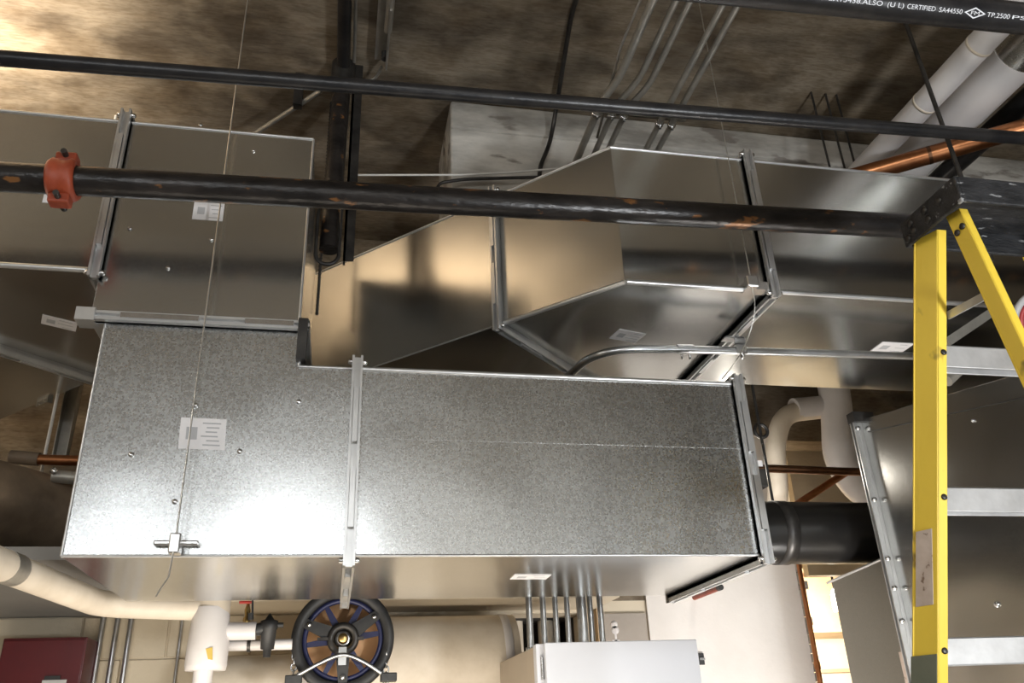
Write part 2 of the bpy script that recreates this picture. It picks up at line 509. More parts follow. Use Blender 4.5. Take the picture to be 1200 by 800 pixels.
def flange(parent, o, u, n, w, z0, z1, out=0.03, t=0.034, cleats=True):
    """duct flange ring of four folded bars round a w x (z1-z0) mouth; o lies on the mouth's near lower edge, u runs across, n along the duct"""
    o, u, n = V(o), V(u).normalized(), V(n).normalized()
    o = V((o.x, o.y, 0))
    def barr(lu, lz, inner):
        mb = MB()
        mb.obox(o, u, Z, n, lu, lz, (-t / 2, -t / 2 + .007))
        mb.obox(o, u, Z, n, lu, lz, (t / 2 - .007, t / 2))
        iu, iz = inner
        mb.obox(o, u, Z, n, iu, iz, (-t / 2, t / 2))
        return obj('flange_bar', mb, M['galv_trim'], parent)
    barr((-out, 0.0), (z0 - out, z1 + out), ((-out * .45, 0.0), (z0 - out, z1 + out)))
    barr((w, w + out), (z0 - out, z1 + out), ((w, w + out * .45), (z0 - out, z1 + out)))
    barr((0, w), (z0 - out, z0), ((0, w), (z0 - out * .45, z0)))
    barr((0, w), (z1, z1 + out), ((0, w), (z1, z1 + out * .45)))
    if cleats:
        for zz in (z0 + (z1 - z0) * .28, z0 + (z1 - z0) * .72):
            mb = MB().obox(o, u, Z, n, (-out - .004, -out * .2), (zz - .09, zz + .09), (-t / 2 + .009, t / 2 - .009))
            obj('cleat', mb, M['galv_trim'], parent)
        for k in (.25, .7):
            mb = MB().obox(o, u, Z, n, (w * k - .07, w * k + .07), (z0 - out - .004, z0 - out * .2), (-t / 2 + .009, t / 2 - .009))
            obj('cleat', mb, M['galv_trim'], parent)
    for zz in (z0 - out * .5, z1 + out * .5):
        p = o + u * (-out * .5) + Z * zz + n * (t / 2)
        bolt(parent, p, n, .009, .014)
        bolt(parent, o + u * (-out * .5) + Z * zz - n * (t / 2), -n, .009, .014)

def sheet(parent, mb, m='galv', bevel=0.002):
    return obj('sheet_metal_body', mb, M[m], parent, bevel=bevel)

def seam(parent, a, b, s=0.012, m='galv_trim'):
    return obj('corner_seam', MB().tube([a, b], s * .55, 10), M[m], parent)

def sticker(parent, c, u, v, w, h, lines=5, label='white paper label', t=0.002, m='paper'):
    """thin paper label on a sheet with grey print lines; u across, v up"""
    c, u, v = V(c), V(u).normalized(), V(v).normalized()
    n = u.cross(v)
    o = obj('paper_label', MB().obox(c, u, v, n, (-w / 2, w / 2), (-h / 2, h / 2), (0, t)), M[m], parent, label)
    if lines:
        mb = MB()
        for k in range(lines):
            y = h * (.34 - .7 * k / max(1, lines - 1))
            x0 = random.uniform(-.05, .15) * w
            mb.obox(c, u, v, n, (x0, w * random.uniform(.3, .45)), (y - h * .022, y + h * .022), (t, t + .0006))
        mb.obox(c, u, v, n, (-w * .36, -w * .12), (-h * .2, h * .2), (t, t + .0006))
        obj('printed_lines', mb, M['ink'], o, kind='stuff')
    return o

A0, A1 = 2.50, 3.32        # depth of the near duct run
ZB, ZT = 2.09, 2.685       # its underside and top
# lower elbow: L-shaped box, rising at its left to the upper flange
t = thing('duct_elbow', 'bright L-shaped galvanized duct at left with a white label and screws on its face', 'duct', (-0.36, 2.9, ZB))
prof = [(-0.748, ZB), (0.022, ZB), (0.022, ZT), (-0.155, ZT), (-0.155, 2.805), (-0.748, 2.805)]
sheet(t, MB().prism([(x, A0, z) for x, z in prof], (0, A1 - A0, 0)), 'galv_new')
obj('bottom_panel', MB().box((-0.747, A0 + .001, ZB - .002), (0.012, A1, ZB)), M['galv'], t)
sticker(t, (-0.42, A0, 2.452), (1, 0, -0.02), (-0.04, 0, 1), 0.132, 0.098, 6, 'white paper label with grey print')
for px in ((-0.452, 2.500, 2.542), (-0.148, 2.500, 2.564), (-0.308, 2.500, 2.399), (-0.611, 2.500, 2.382), (-0.473, 2.500, 2.244)):
    bolt(t, px, (0, -1, 0), .008, .008, name='screw')
seam(t, (-0.748, A0, ZB), (-0.748, A0, 2.805), .008)
seam(t, (-0.748, A0, ZB), (0.022, A0, ZB), .008)
seam(t, (-0.155, A0, ZT), (0.022, A0, ZT), .010)
seam(t, (-0.155, A0, ZT), (-0.155, A0, 2.805), .010)
# straight lower section to the right of the joint
t = thing('duct_section', 'large plain galvanized rectangular duct, the lowest one, in the middle over the spoked wheel', 'duct', (0.69, 2.9, ZB))
sheet(t, MB().box((0.034, A0, ZB), (1.335, A1, ZT)), 'galv_new')
flange(t, (0.028, A0, 0), Y, X, A1 - A0, ZB, ZT, out=0.034)
flange(t, (1.345, A0, 0), Y, X, A1 - A0, ZB, ZT, out=0.030)
seam(t, (0.045, A0, ZT), (1.33, A0, ZT), .016)
seam(t, (0.045, A0, ZB), (1.33, A0, ZB), .008)
obj('crease', MB().tube([(0.05, A0 + .0005, 2.452), (1.32, A0 + .0005, 2.447)], .0009, 6), M['galv_trim'], t)
obj('bottom_panel', MB().box((0.046, A0 + .001, ZB - .002), (1.328, A1, ZB)), M['galv'], t)
sticker(t, (0.65, 2.86, ZB - .002), (1, .05, 0), (0, -1, 0), 0.13, 0.085, 3, 'small pale label on the underside')
# upper elbow that stands on the lower one
t = thing('duct_elbow', 'grey upright duct piece standing on the left L-shaped duct, behind the black pipe', 'duct', (-0.48, 2.9, 2.83))
sheet(t, MB().box((-0.795, A0, 2.835), (-0.165, A1, 3.59)))
# flat horizontal joint between the two elbows
mb = MB()
mb.box((-0.79, A0 - .03, 2.805), (-0.13, A0 + .002, 2.814)).box((-0.79, A0 - .03, 2.826), (-0.13, A0 + .002, 2.835)).box((-0.79, A0 - .012, 2.805), (-0.13, A0, 2.835))
obj('flange_bar', mb, M['galv_trim'], t)
obj('flange_bar', MB().box((-0.165, A0 - .03, 2.803), (-0.13, A1, 2.837)), M['galv_trim'], t)
obj('flange_bar', MB().box((-0.79, A0, 2.803), (-0.748, A1, 2.837)), M['galv_trim'], t)
obj('cleat', MB().box((-0.70, A0 - .036, 2.812), (-0.47, A0 - .004, 2.829)), M['steel'], t)
obj('cleat', MB().box((-0.33, A0 - .036, 2.812), (-0.18, A0 - .004, 2.829)), M['steel'], t)
obj('corner_plate', MB().box((-0.83, A0 - .034, 2.799), (-0.775, A0 + .03, 2.842)), M['galv_trim'], t)
obj('corner_plate', MB().box((-0.165, A0 - .034, 2.70), (-0.135, A0 + .01, 2.842)), M['dark_steel'], t)
sticker(t, (-0.492, A0, 3.245), (1, 0, 0), (0, 0, 1), 0.098, 0.07, 4, 'small white label under the black pipe')
for px in ((-0.559, 2.500, 3.606), (-0.369, 2.500, 3.514), (-0.470, 2.500, 3.133), (-0.729, 2.500, 3.155), (-0.592, 2.500, 3.015)):
    bolt(t, px, (0, -1, 0), .007, .007, name='screw')
seam(t, (-0.795, A0, 3.59), (-0.165, A0, 3.59), .010)
seam(t, (-0.165, A0, 2.84), (-0.165, A0, 3.59), .008)
# upper left section: mitred, running off to the left and turning back
U0, U1 = 2.99, 3.59
C1 = V((-1.252, A0, 0)); C2 = V((-0.92, A1, 0))
d45 = V((-1, 1, 0)).normalized(); e45 = V((1, 1, 0)).normalized()
t = thing('duct_elbow', 'dull galvanized duct bend at far left behind the orange pipe coupling', 'duct', (-1.0, 2.9, U0))
k0 = V((-0.81, A0, 0)); k1 = V((-0.81, A1, 0))
f0 = C1 + d45 * 0.10 + d45 * 0.33; f1 = C2 + d45 * 0.10
f0 = f1 - e45 * (A1 - A0)
base = [k0, C1, f0, f1, C2, k1]
sheet(t, MB().prism([(p.x, p.y, U0) for p in base], (0, 0, U1 - U0)))
flange(t, (-0.803, A0, 0), Y, X, A1 - A0, U0, U1, out=0.034)
seam(t, (C1.x, A0, U0), (-0.83, A0, U0), .018)
seam(t, (C1.x, A0, U1), (-0.83, A0, U1), .012)
sticker(t, (-1.02, 2.90, U0), (1, .55, 0), (.35, -1, 0), 0.115, 0.075, 3, 'pale label on the underside')
sticker(t, (-0.971, 2.500, 3.257), (1, 0, 0), (0, 0, 1), 0.075, 0.05, 0, 'white label half hidden by the pipe')
t = thing('duct_section', 'dull galvanized duct running back to the rear behind the far left duct bend', 'duct', (-1.6, 3.6, U0))
g0 = f0 + d45 * .028; g1 = f1 + d45 * .028
q0 = g0 + d45 * .95; q1 = g1 + d45 * .95
sheet(t, MB().prism([(p.x, p.y, U0) for p in (g0, q0, q1, g1)], (0, 0, U1 - U0)))
flange(t, f0 + d45 * .014, e45, d45, A1 - A0, U0, U1, out=0.036, t=.03)
obj('seam_clip', MB().obox(g1 + d45 * .35 + Z * (U0 - .02), d45, e45, Z, (0, .09), (-.01, .012), (0, .03)), M['galv_old'], t)

# the right-hand run behind: straight, mitred bend, leg going back to the left
B0, B1 = 2.41, 3.27
W0, W1 = 3.021, 3.612
K1 = V((0.941, B0, 0)); K2 = V((0.941 + .414 * (B1 - B0), B1, 0))
t = thing('duct_section', 'long galvanized duct at upper right, running behind the ladder top', 'duct', (3, 3, W0))
sheet(t, MB().box((1.514, B0, W0), (5.2, B1, W1)))
flange(t, (1.500, B0, 0), Y, X, B1 - B0, W0, W1, out=0.032)
seam(t, (1.53, B0, W0), (5.2, B0, W0), .016)
seam(t, (1.53, B0, W1), (5.2, B0, W1), .010)
sticker(t, (2.262, 2.81, W0), (1, 0, 0), (0, -1, 0), 0.15, 0.09, 3, 'pale label on the underside')
t = thing('duct_elbow', 'mitred galvanized duct bend in the centre whose angled face reflects tan', 'duct', (1.1, 3, W0))
m0 = K1 + d45 * .52; m1 = m0 + e45 * (B1 - B0)
sheet(t, MB().prism([(p.x, p.y, W0) for p in (V((1.486, B0, 0)), K1, m0, m1, K2, V((1.486, B1, 0)))], (0, 0, W1 - W0)))
seam(t, (.945, B0 - .002, W0), (1.482, B0 - .002, W0), .018)
seam(t, (K1.x, K1.y, W0), (m0.x, m0.y, W0), .016)
seam(t, (K1.x, K1.y, W1), (m0.x, m0.y, W1), .010)
seam(t, (K1.x, K1.y, W1), (1.482, B0, W1), .010)
sticker(t, (1.089, 2.832, W0), (1, .25, 0), (.2, -1, 0), 0.125, 0.085, 4, 'grey white label on the underside')
obj('wire_clip', MB().box((1.385, B0 - .03, W0 - .012), (1.475, B0 + .01, W0 + .02)), M['steel'], t)
t = thing('duct_section', 'galvanized duct leg running back behind the black hanging pipe, dark square mirrored in its side', 'duct', (0.2, 3.6, W0))
n0 = m0 + d45 * .028; n1 = m1 + d45 * .028
r0 = n0 + d45 * 2.2; r1 = V((r0.x + 1.0, r0.y + 0.0, 0)); r1 = n1 + d45 * .55
sheet(t, MB().prism([(p.x, p.y, W0) for p in (n0, r0, V((r0.x + .55, r0.y + .1, 0)), r1, n1)], (0, 0, W1 - W0)))
flange(t, m0 + d45 * .014, e45, d45, B1 - B0, W0, W1, out=0.034, t=.03)
seam(t, (n0.x, n0.y, W1), (r0.x, r0.y, W1), .010)
seam(t, (n0.x, n0.y, W0), (r0.x, r0.y, W0), .006)

# plenum at the right behind the ladder and the lower section beyond it
t = thing('duct_section', 'grey duct side behind the ladder steps with a bright vertical flange at its left edge', 'duct', (3.0, 2.6, 1.0))
sheet(t, MB().prism([(2.457, 3.40, 0.9), (2.457, 3.40, 2.915), (2.457, 2.30, 2.72), (2.457, 1.2, 2.62), (2.457, 1.2, 0.9)], (0.9, 0, 0)))
for dy, wd in ((0.0, .006), (.022, .006)):
    obj('flange_bar', MB().box((2.415, 3.402 + dy, 0.88), (3.38, 3.402 + dy + wd, 2.94)), M['galv_trim'], t)
obj('flange_bar', MB().box((2.44, 3.40, 0.88), (2.457, 3.43, 2.93)), M['galv_trim'], t)
obj('corner_plate', MB().box((2.41, 3.38, 2.90), (2.52, 3.435, 2.95)), M['dark_steel'], t)
for z in (2.87, 2.52, 2.25, 2.12, 1.98):
    bolt(t, (2.43, 3.40, z), (0, -1, 0), .012, .012)
seam(t, (2.454, 3.36, 2.84), (2.454, 1.9, 2.54), .004, 'dark_steel')
bolt(t, (2.457, 2.846, 1.971), (-1, 0, 0), .011, .010, name='screw')
bolt(t, (2.457, 2.700, 2.656), (-1, 0, 0), .006, .010, name='screw')
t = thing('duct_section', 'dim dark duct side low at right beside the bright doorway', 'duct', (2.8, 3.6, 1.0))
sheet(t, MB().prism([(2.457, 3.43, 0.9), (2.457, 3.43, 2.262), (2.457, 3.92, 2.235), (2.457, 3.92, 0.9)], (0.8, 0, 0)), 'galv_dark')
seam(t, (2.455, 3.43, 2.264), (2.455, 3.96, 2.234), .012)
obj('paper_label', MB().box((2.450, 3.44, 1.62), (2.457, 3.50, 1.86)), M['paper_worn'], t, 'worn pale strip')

# ------------------------------------------------------------------ large pipes
def pipe(name, label, path, r, m, seg=24, cat='pipe', group=None):
    return single(name, MB().tube(path, r, seg), m, label, cat, group)

L1 = V((-0.979, 1.950, 3.331)); R1 = V((2.326, 1.950, 3.448))
d = (R1 - L1).normalized()
pipe('iron_pipe', 'thin black iron pipe crossing the whole view near the ceiling', [L1 - d * 1.5, R1 + d * 1.5], .0225, M['black_pipe'])
# thick pipe with the orange coupling
L2 = V((-1.037, 2.250, 3.148)); R2 = V((2.015, 2.250, 3.244))
d2 = (R2 - L2).normalized()
t = thing('iron_pipe', 'thick worn black iron pipe with an orange coupling, crossing in front of the ducts', 'pipe', L2)
obj('pipe_body', MB().tube([L2 - d2 * 1.2, R2 + d2 * 1.8], .0445, 32), M['rusty_pipe'], t)
cc = V((-0.864, 2.250, 3.154))
cp = obj('grooved_coupling', MB().lathe(cc - d2 * .038, d2, [(0, .046), (0, .058), (.012, .066), (.03, .060), (.046, .060), (.064, .066), (.076, .058), (.076, .046)], 28), M['red_paint'], t, 'orange red painted coupling')
n2 = d2.cross(Z).normalized(); up2 = n2.cross(d2)
for s in (1, -1):
    obj('bolt_pad', MB().obox(cc, d2, n2, up2, (-.03, .03), (-.022, .022), (s * .058, s * .09)), M['red_paint'], cp, bevel=.006)
    obj('coupling_bolt', MB().tube([cc + up2 * s * .075 - n2 * .045, cc + up2 * s * .075 + n2 * .045], .009, 10), M['dark_steel'], cp)
# printed pipe, top right
L3 = V((0.822, 1.200, 3.081)); R3 = V((1.565, 1.200, 3.116))
d3 = (R3 - L3).normalized()
t = thing('iron_pipe', 'black pipe with white stencilled print in the upper right corner', 'pipe', L3)
P3a = L3 - d3 * 1.3
RP3 = .0365
obj('pipe_body', MB().tube([P3a, R3 + d3 * 1.2], RP3, 32), M['black_pipe'], t)
s3 = d3.cross(Z).normalized(); u3 = s3.cross(d3).normalized()     # s3 points to the viewer, u3 up
def on_pipe(along, up, lift=.0006, base=math.radians(-48)):
    a = up / RP3 + base
    return L3 + d3 * along + (s3 * math.cos(a) + u3 * math.sin(a)) * (RP3 + lift)
def pipe_text(body, x0, size, width, parent):
    cu = bpy.data.curves.new('stencil_text', 'FONT')
    cu.body = body; cu.size = size
    to = bpy.data.objects.new('stencil_text', cu)
    COL.objects.link(to)
    bpy.context.view_layer.update()
    me = bpy.data.meshes.new_from_object(to.evaluated_get(bpy.context.evaluated_depsgraph_get()))
    bpy.data.objects.remove(to)
    w = max(v.co.x for v in me.vertices)
    bm = bmesh.new(); bm.from_mesh(me)
    bmesh.ops.subdivide_edges(bm, edges=[e for e in bm.edges if e.calc_length() > size * .4], cuts=2)
    mb = MB()
    ix = {v: i for i, v in enumerate(bm.verts)}
    mb.add([on_pipe(x0 + v.co.x * width / w, v.co.y - size * .35) for v in bm.verts], [tuple(ix[v] for v in f.verts) for f in bm.faces])
    bm.free(); bpy.data.meshes.remove(me)
    return obj('stencil_print', mb, M['white_ink'], parent)
def along3(p):
    return (V(p) - L3).dot(d3)
TX = [along3(p) for p in ((0.984, 1.165, 3.029), (1.155, 1.165, 3.045), (1.166, 1.165, 3.047), (1.210, 1.165, 3.049), (1.218, 1.165, 3.048), (1.293, 1.165, 3.056), (1.302, 1.165, 3.054), (1.365, 1.165, 3.057), (1.370, 1.165, 3.058), (1.428, 1.165, 3.062), (1.432, 1.165, 3.060), (1.495, 1.165, 3.062), (1.499, 1.165, 3.060), (1.551, 1.165, 3.064))]
for body, a, b in (('ED EX15438.ALSO', TX[0], TX[1]), ('(U L)', TX[2], TX[3]), ('CERTIFIED', TX[4], TX[5]), ('SA44550', TX[6], TX[7]), ('TP.2500', TX[10], TX[11]), ('PSI', TX[12], TX[13])):
    pipe_text(body, a, .011 if body == 'PSI' else .0145, b - a, t)
cxm = (TX[8] + TX[9]) / 2; hw = (TX[9] - TX[8]) / 2
mb = MB()
for (w1, h1, w2, h2) in ((hw, .0125, hw * .78, .0092),):
    o_ = [(-w1, 0), (0, h1), (w1, 0), (0, -h1)]; i_ = [(-w2, 0), (0, h2), (w2, 0), (0, -h2)]
    for k in range(4):
        k2 = (k + 1) % 4
        for q in range(3):
            l0, l1 = q / 3, (q + 1) / 3
            mix = lambda A_, B_, l: (A_[0] + (B_[0] - A_[0]) * l, A_[1] + (B_[1] - A_[1]) * l)
            pts = [mix(o_[k], o_[k2], l0), mix(o_[k], o_[k2], l1), mix(i_[k], i_[k2], l1), mix(i_[k], i_[k2], l0)]
            mb.add([on_pipe(cxm + x_, y_) for x_, y_ in pts], [(0, 1, 2, 3)])
obj('stencil_print', mb, M['white_ink'], t)
pipe_text('FM', cxm - hw * .42, .012, hw * .84, t)

# big black jacketed pipe behind the low duct, elbowing forward at the left
pth = fillet([(2.95, 3.78, 2.45), (-1.0, 3.78, 2.45), (-1.62, 2.9, 2.46), (-2.1, 2.2, 2.46)], .40, 10)
t = thing('jacketed_pipe', 'very thick dark jacketed pipe passing behind the low duct', 'pipe', (0, 3.78, 2.3))
i_split = [i for i, p in enumerate(pth) if p.x < -0.55][0]
obj('pipe_body', MB().tube(pth[:i_split] + [pth[i_split]], .152, 40), M['jacket'], t)
obj('elbow_jacket', MB().tube(pth[i_split:], .160, 40), M['jacket_old'], t, 'brown stained elbow cover')
# clevis and rod that carry it at the right of the low duct
t = thing('pipe_hanger', 'dark band hanger with a rod round the thick black pipe right of the low duct', 'hanger', (2.16, 3.78, 2.6))
obj('band', MB().lathe((2.095, 3.78, 2.45), X, [(0, .152), (0, .1555), (.07, .1555), (.07, .152)], 40), M['dark_steel'], t)
obj('rod', MB().tube([(2.13, 3.78, 2.61), (2.13, 3.78, 4.5)], .007, 10), M['dark_steel'], t)
obj('turnbuckle', MB().ring((2.13, 3.775, 2.98), Y, .036, .010, 20, 8), M['dark_steel'], t)

# ------------------------------------------------------------------ ceiling pipes and conduits
t = thing('iron_pipe', 'black iron pipe coming along the ceiling and hanging down, end held in a loop', 'pipe', (-0.1, 3.0, 4.4))
obj('ceiling_run', MB().tube([(-0.09, 0.6, 4.43), (-0.09, 3.0, 4.43)], .03, 18), M['black_pipe'], t)
obj('fitting', MB().tube([(-0.09, 3.04, 4.47), (-0.09, 3.04, 4.33)], .055, 20), M['dark_steel'], t)
obj('drop_pipe', MB().tube([(-0.092, 3.02, 4.34), (-0.103, 3.0, 3.43)], .040, 24), M['rusty_pipe'], t)
mb = MB()
mb.tube([(-0.153, 2.955, 3.60), (-0.153, 2.955, 3.385)], .007, 8).tube([(-0.060, 2.955, 3.60), (-0.060, 2.955, 3.385)], .007, 8)
mb.tube([(-0.1065 + .0465 * math.cos(a), 2.955, 3.385 + .05 * math.sin(a)) for a in [PI + PI * i / 14 for i in range(15)]], .0085, 8)
obj('loop_hanger', mb, M['dark_steel'], t)
single('steel_angle', MB().box((-0.045, 3.06, 3.42), (-0.035, 3.10, 4.5)).box((-0.045, 3.06, 3.42), (0.0, 3.066, 4.5)), M['dark_steel'],
       'dark steel angle hanging beside the black drop pipe', 'steel angle')
single('guide_rod', MB().tube([(-0.052, 0.6, 4.46), (-0.042, 3.0, 4.46)], .008, 10), M['emt_old'], 'thin grey rod along the ceiling next to the black pipe', 'rod')
mb = MB().tube([(-0.148, 3.34, 3.30), (-0.148, 3.34, 4.5)], .006, 8)
for i in range(60):
    z = 3.305 + i * .02
    mb.lathe((-0.148, 3.34, z), Z, [(0, .006), (.004, .0095), (.008, .006)], 8)
single('threaded_rod', mb, M['dark_steel'], 'dark threaded rod hanging between the upright duct piece and the black drop pipe', 'rod')
# small valve bracket with lever
t = thing('valve_bracket', 'small dusty steel bracket on the ceiling with a thin bent lever', 'bracket', (0.09, 2.75, 4.4))
obj('plate', MB().box((0.05, 2.60, 4.44), (0.11, 2.95, 4.47)).box((0.10, 2.60, 4.38), (0.11, 2.95, 4.47)), M['emt_old'], t)
obj('pin', MB().tube([(0.095, 2.90, 4.46), (0.095, 2.90, 4.40)], .016, 12), M['black'], t)
obj('stem', MB().tube([(0.10, 2.3, 4.41), (0.10, 2.74, 4.41)], .018, 12), M['emt_old'], t)
obj('lever', MB().tube(fillet([(0.085, 2.98, 4.43), (0.06, 3.06, 4.42), (-0.07, 3.10, 4.40)], .05), .007, 10), M['emt_old'], t)
# little strut arm left of the drop pipe
t = thing('short_conduit', 'short grey conduit arm under the ceiling above the upright duct piece', 'conduit', (-0.35, 3.2, 4.3))
a_, b_ = V((-0.515, 3.400, 4.300)), V((-0.189, 3.104, 4.360))
obj('arm', MB().tube([a_, b_], .012, 12), M['emt_old'], t)
obj('clamp', MB().box(V((-0.295, 3.173, 4.340)) - V((.02, .02, .03)), V((-0.295, 3.173, 4.340)) + V((.02, .02, .16))), M['dark_steel'], t)

# conduits running back under the beam, on a short hung strut
cond_lab = ['first from the left', 'second from the left', 'third from the left', 'fourth from the left', 'fifth, the rightmost']
paths = [[(0.975, 0.5, 3.88), (0.975, 2.32, 3.88), (0.945, 2.46, 3.88), (0.945, 4.6, 3.88)],
         [(1.055, 0.5, 3.88), (1.055, 2.32, 3.88), (1.010, 2.47, 3.88), (1.010, 4.6, 3.88)],
         [(1.105, 0.5, 3.88), (1.105, 2.34, 3.88), (1.062, 2.48, 3.88), (1.062, 4.6, 3.88)],
         [(1.215, 0.5, 3.86), (1.215, 4.6, 3.86)],
         [(1.268, 0.5, 3.86), (1.268, 4.6, 3.86)]]
src = None
for lab, p in zip(cond_lab, paths):
    t = thing('ceiling_conduit', 'steel conduit sloping up to the ceiling over the mitred duct, ' + lab, 'conduit', p[-1], 'conduits over the mitred duct')
    r_ = .0155 if 'first' in lab else .0125
    obj('conduit_body', MB().tube(fillet(p, .06, 5), r_, 14), M['emt_old'], t)
    q = V(p[-2]) if len(p) == 4 else V((p[0][0], 2.50, 3.86))
    q = V((q.x, 2.53, q.z))
    obj('strap', MB().ring(q, Y, r_ + .003, .004, 18, 6, flat=2.5).lathe(q + V((.0, 0, -r_ - .014)), Z, [(0, .006), (.012, .006), (.012, 0)], 8), M['steel'], t)
single('conduit_strut', MB().box((0.90, 2.51, 3.90), (1.34, 2.55, 3.905)).box((0.90, 2.51, 3.90), (1.34, 2.515, 3.93)).box((0.90, 2.545, 3.90), (1.34, 2.55, 3.93)), M['emt_old'],
       'short steel strut channel holding the five ceiling conduits', 'strut')
t = None
single('thin_conduit', MB().tube([(0.945, 0.5, 3.915), (0.945, 2.2, 3.915), (1.0, 2.7, 3.90)], .006, 8), M['emt_old'], 'thinnest steel tube running beside the leftmost ceiling conduit', 'conduit')
single('black_cable', MB().tube(fillet([(0.89, 0.5, 4.49), (0.90, 2.6, 4.49), (0.962, 3.10, 4.46), (0.955, 3.20, 4.36), (0.93, 3.20, 4.25), (0.870, 3.200, 4.099), (0.86, 3.2, 3.8)], .06, 5), .011, 10), M['dark_steel'],
       'dark cable bending down from the ceiling over the concrete beam face', 'cable')
single('white_cable', MB().tube([(-0.040, 3.150, 3.925), (0.195, 3.150, 3.950), (0.474, 3.150, 3.980), (0.721, 3.150, 4.021), (1.012, 3.150, 4.082), (1.3, 3.1, 4.08)], .005, 8), M['white_cable'], 'thin white cable stretched along the concrete beam', 'cable')
single('bent_rod', MB().tube(fillet([(0.361, 3.180, 3.897), (0.377, 3.180, 3.947), (0.498, 3.180, 3.980), (0.948, 3.180, 4.042), (1.2, 3.18, 4.0)], .03, 4), .008, 8), M['dark_steel'], 'dark bent rod just under the white cable', 'rod')

# hanger wires
def wire(label, pts, r=.0018, m='wire', name='hanger_wire'):
    return single(name, MB().tube(pts, r, 6), M[m], label, 'wire')
t = thing('hanger_wire', 'thin wire hanging past the white label of the L-shaped duct, clip at foot', 'wire', (-0.446, 2.44, 2.1))
obj('wire_strand', MB().tube([(-0.446, 2.44, 4.5), (-0.446, 2.44, 2.13), (-0.448, 2.42, 2.02), (-0.470, 2.40, 1.965)], .0026, 8), M['wire'], t)
obj('clip', MB().box((-0.462, 2.43, 2.085), (-0.432, 2.475, 2.14)).box((-0.51, 2.47, 2.115), (-0.39, 2.495, 2.128)), M['steel'], t, bevel=.004)
t = thing('hanger_wire', 'thin steel wire hanging past the right end of the mitred duct, looped under its edge', 'wire', (1.40, 2.365, 3.0))
obj('wire_strand', MB().tube([(1.400, 2.365, 4.5), (1.400, 2.365, 3.03)], .0020, 8), M['wire'], t)
obj('tail', MB().tube(fillet([(1.400, 2.365, 3.02), (1.438, 2.430, 2.962), (1.419, 2.480, 2.865), (1.386, 2.550, 2.793), (1.374, 2.650, 2.770)], .08, 4), .0022, 8), M['wire'], t)
obj('clip', MB().box((1.378, 2.35, 3.005), (1.422, 2.378, 3.05)), M['steel'], t, bevel=.005)
# rods at the upper right
single('hanger_rod', MB().tube([(2.045, 2.02, 4.5), (2.068, 2.0, 2.95)], .008, 10), M['dark_steel'], 'dark rod hanging in front of the white and copper pipes', 'rod')
for i, (px, py, lab) in enumerate(((971, 190, 'leftmost'), (989, 190, 'middle one'), (1000, 192, 'rightmost, with a turnbuckle'))):
    p = (V((2.249, 2.900, 4.059)), V((2.330, 2.900, 4.068)), V((2.392, 2.900, 4.075)))[i]
    t = thing('hanger_rod', 'thin rod above the long right duct left of the white pipe, ' + lab, 'rod', p, 'thin rods left of the white pipe')
    obj('rod', MB().tube([(p.x, 2.9, 3.80), (p.x, 2.9, 4.5)], .0055, 8), M['dark_steel'], t)
    if i: obj('nut', MB().lathe((p.x, 2.9, 3.80), Z, [(0, 0), (0, .014), (.03, .014), (.03, 0)], 6), M['dark_steel'], t)
    if i == 2: obj('turnbuckle', MB().ring((p.x, 2.9, 3.875), Y, .026, .008, 16, 6), M['dark_steel'], t)

# white insulated pipes and copper at the upper right
t = thing('insulated_pipe', 'slimmer white insulated pipe slanting at upper right, left of the thick one', 'pipe', (2.42, 2, 4.0))
obj('pipe_jacket', MB().tube([(2.43, 0.3, 4.02), (2.41, 3.24, 4.02)], .056, 28), M['white_pipe'], t)
obj('jacket_band', MB().lathe((2.418, 2.06, 4.02), Y, [(0, .056), (0, .058), (.012, .058), (.012, .056)], 28), M['cream_pipe'], t)
obj('jacket_band', MB().lathe((2.416, 2.40, 4.02), Y, [(0, .056), (0, .058), (.012, .058), (.012, .056)], 28), M['cream_pipe'], t)
t = thing('insulated_pipe', 'thick white insulated pipe with a bare metal sleeve at upper right', 'pipe', (2.6, 2, 4.0))
obj('pipe_jacket', MB().tube([V((2.64, 2.11, 4.05)), V((2.64, 2.84, 4.05))], .105, 36), M['white_pipe'], t)
obj('metal_sleeve', MB().tube([V((2.64, 0.2, 4.05)), V((2.64, 2.115, 4.05))], .102, 36), M['galv_old'], t, 'bare galvanized sleeve')
obj('pipe_end', MB().tube([V((2.62, 2.82, 4.05)), V((2.62, 3.24, 4.05))], .075, 30), M['galv_old'], t, 'bare metal pipe end')
ca, cb = V((2.356, 2.603, 3.830)), V((2.755, 2.293, 3.830))
dc = (cb - ca).normalized()
t = thing('copper_pipe', 'thick shiny copper pipe slanting below the white pipes at upper right', 'pipe', ca)
obj('tube_body', MB().tube([ca - dc * .35, cb + dc * .8], .040, 28), M['copper'], t)
obj('solder_band', MB().tube([ca + dc * .13, ca + dc * .145], .0408, 28), M['copper_dark'], t)
pipe('iron_pipe', 'dark pipe in shadow right of the thick white insulated pipe', [(2.98, 0.5, 4.1), (2.94, 3.2, 4.1)], .05, M['black_pipe'])

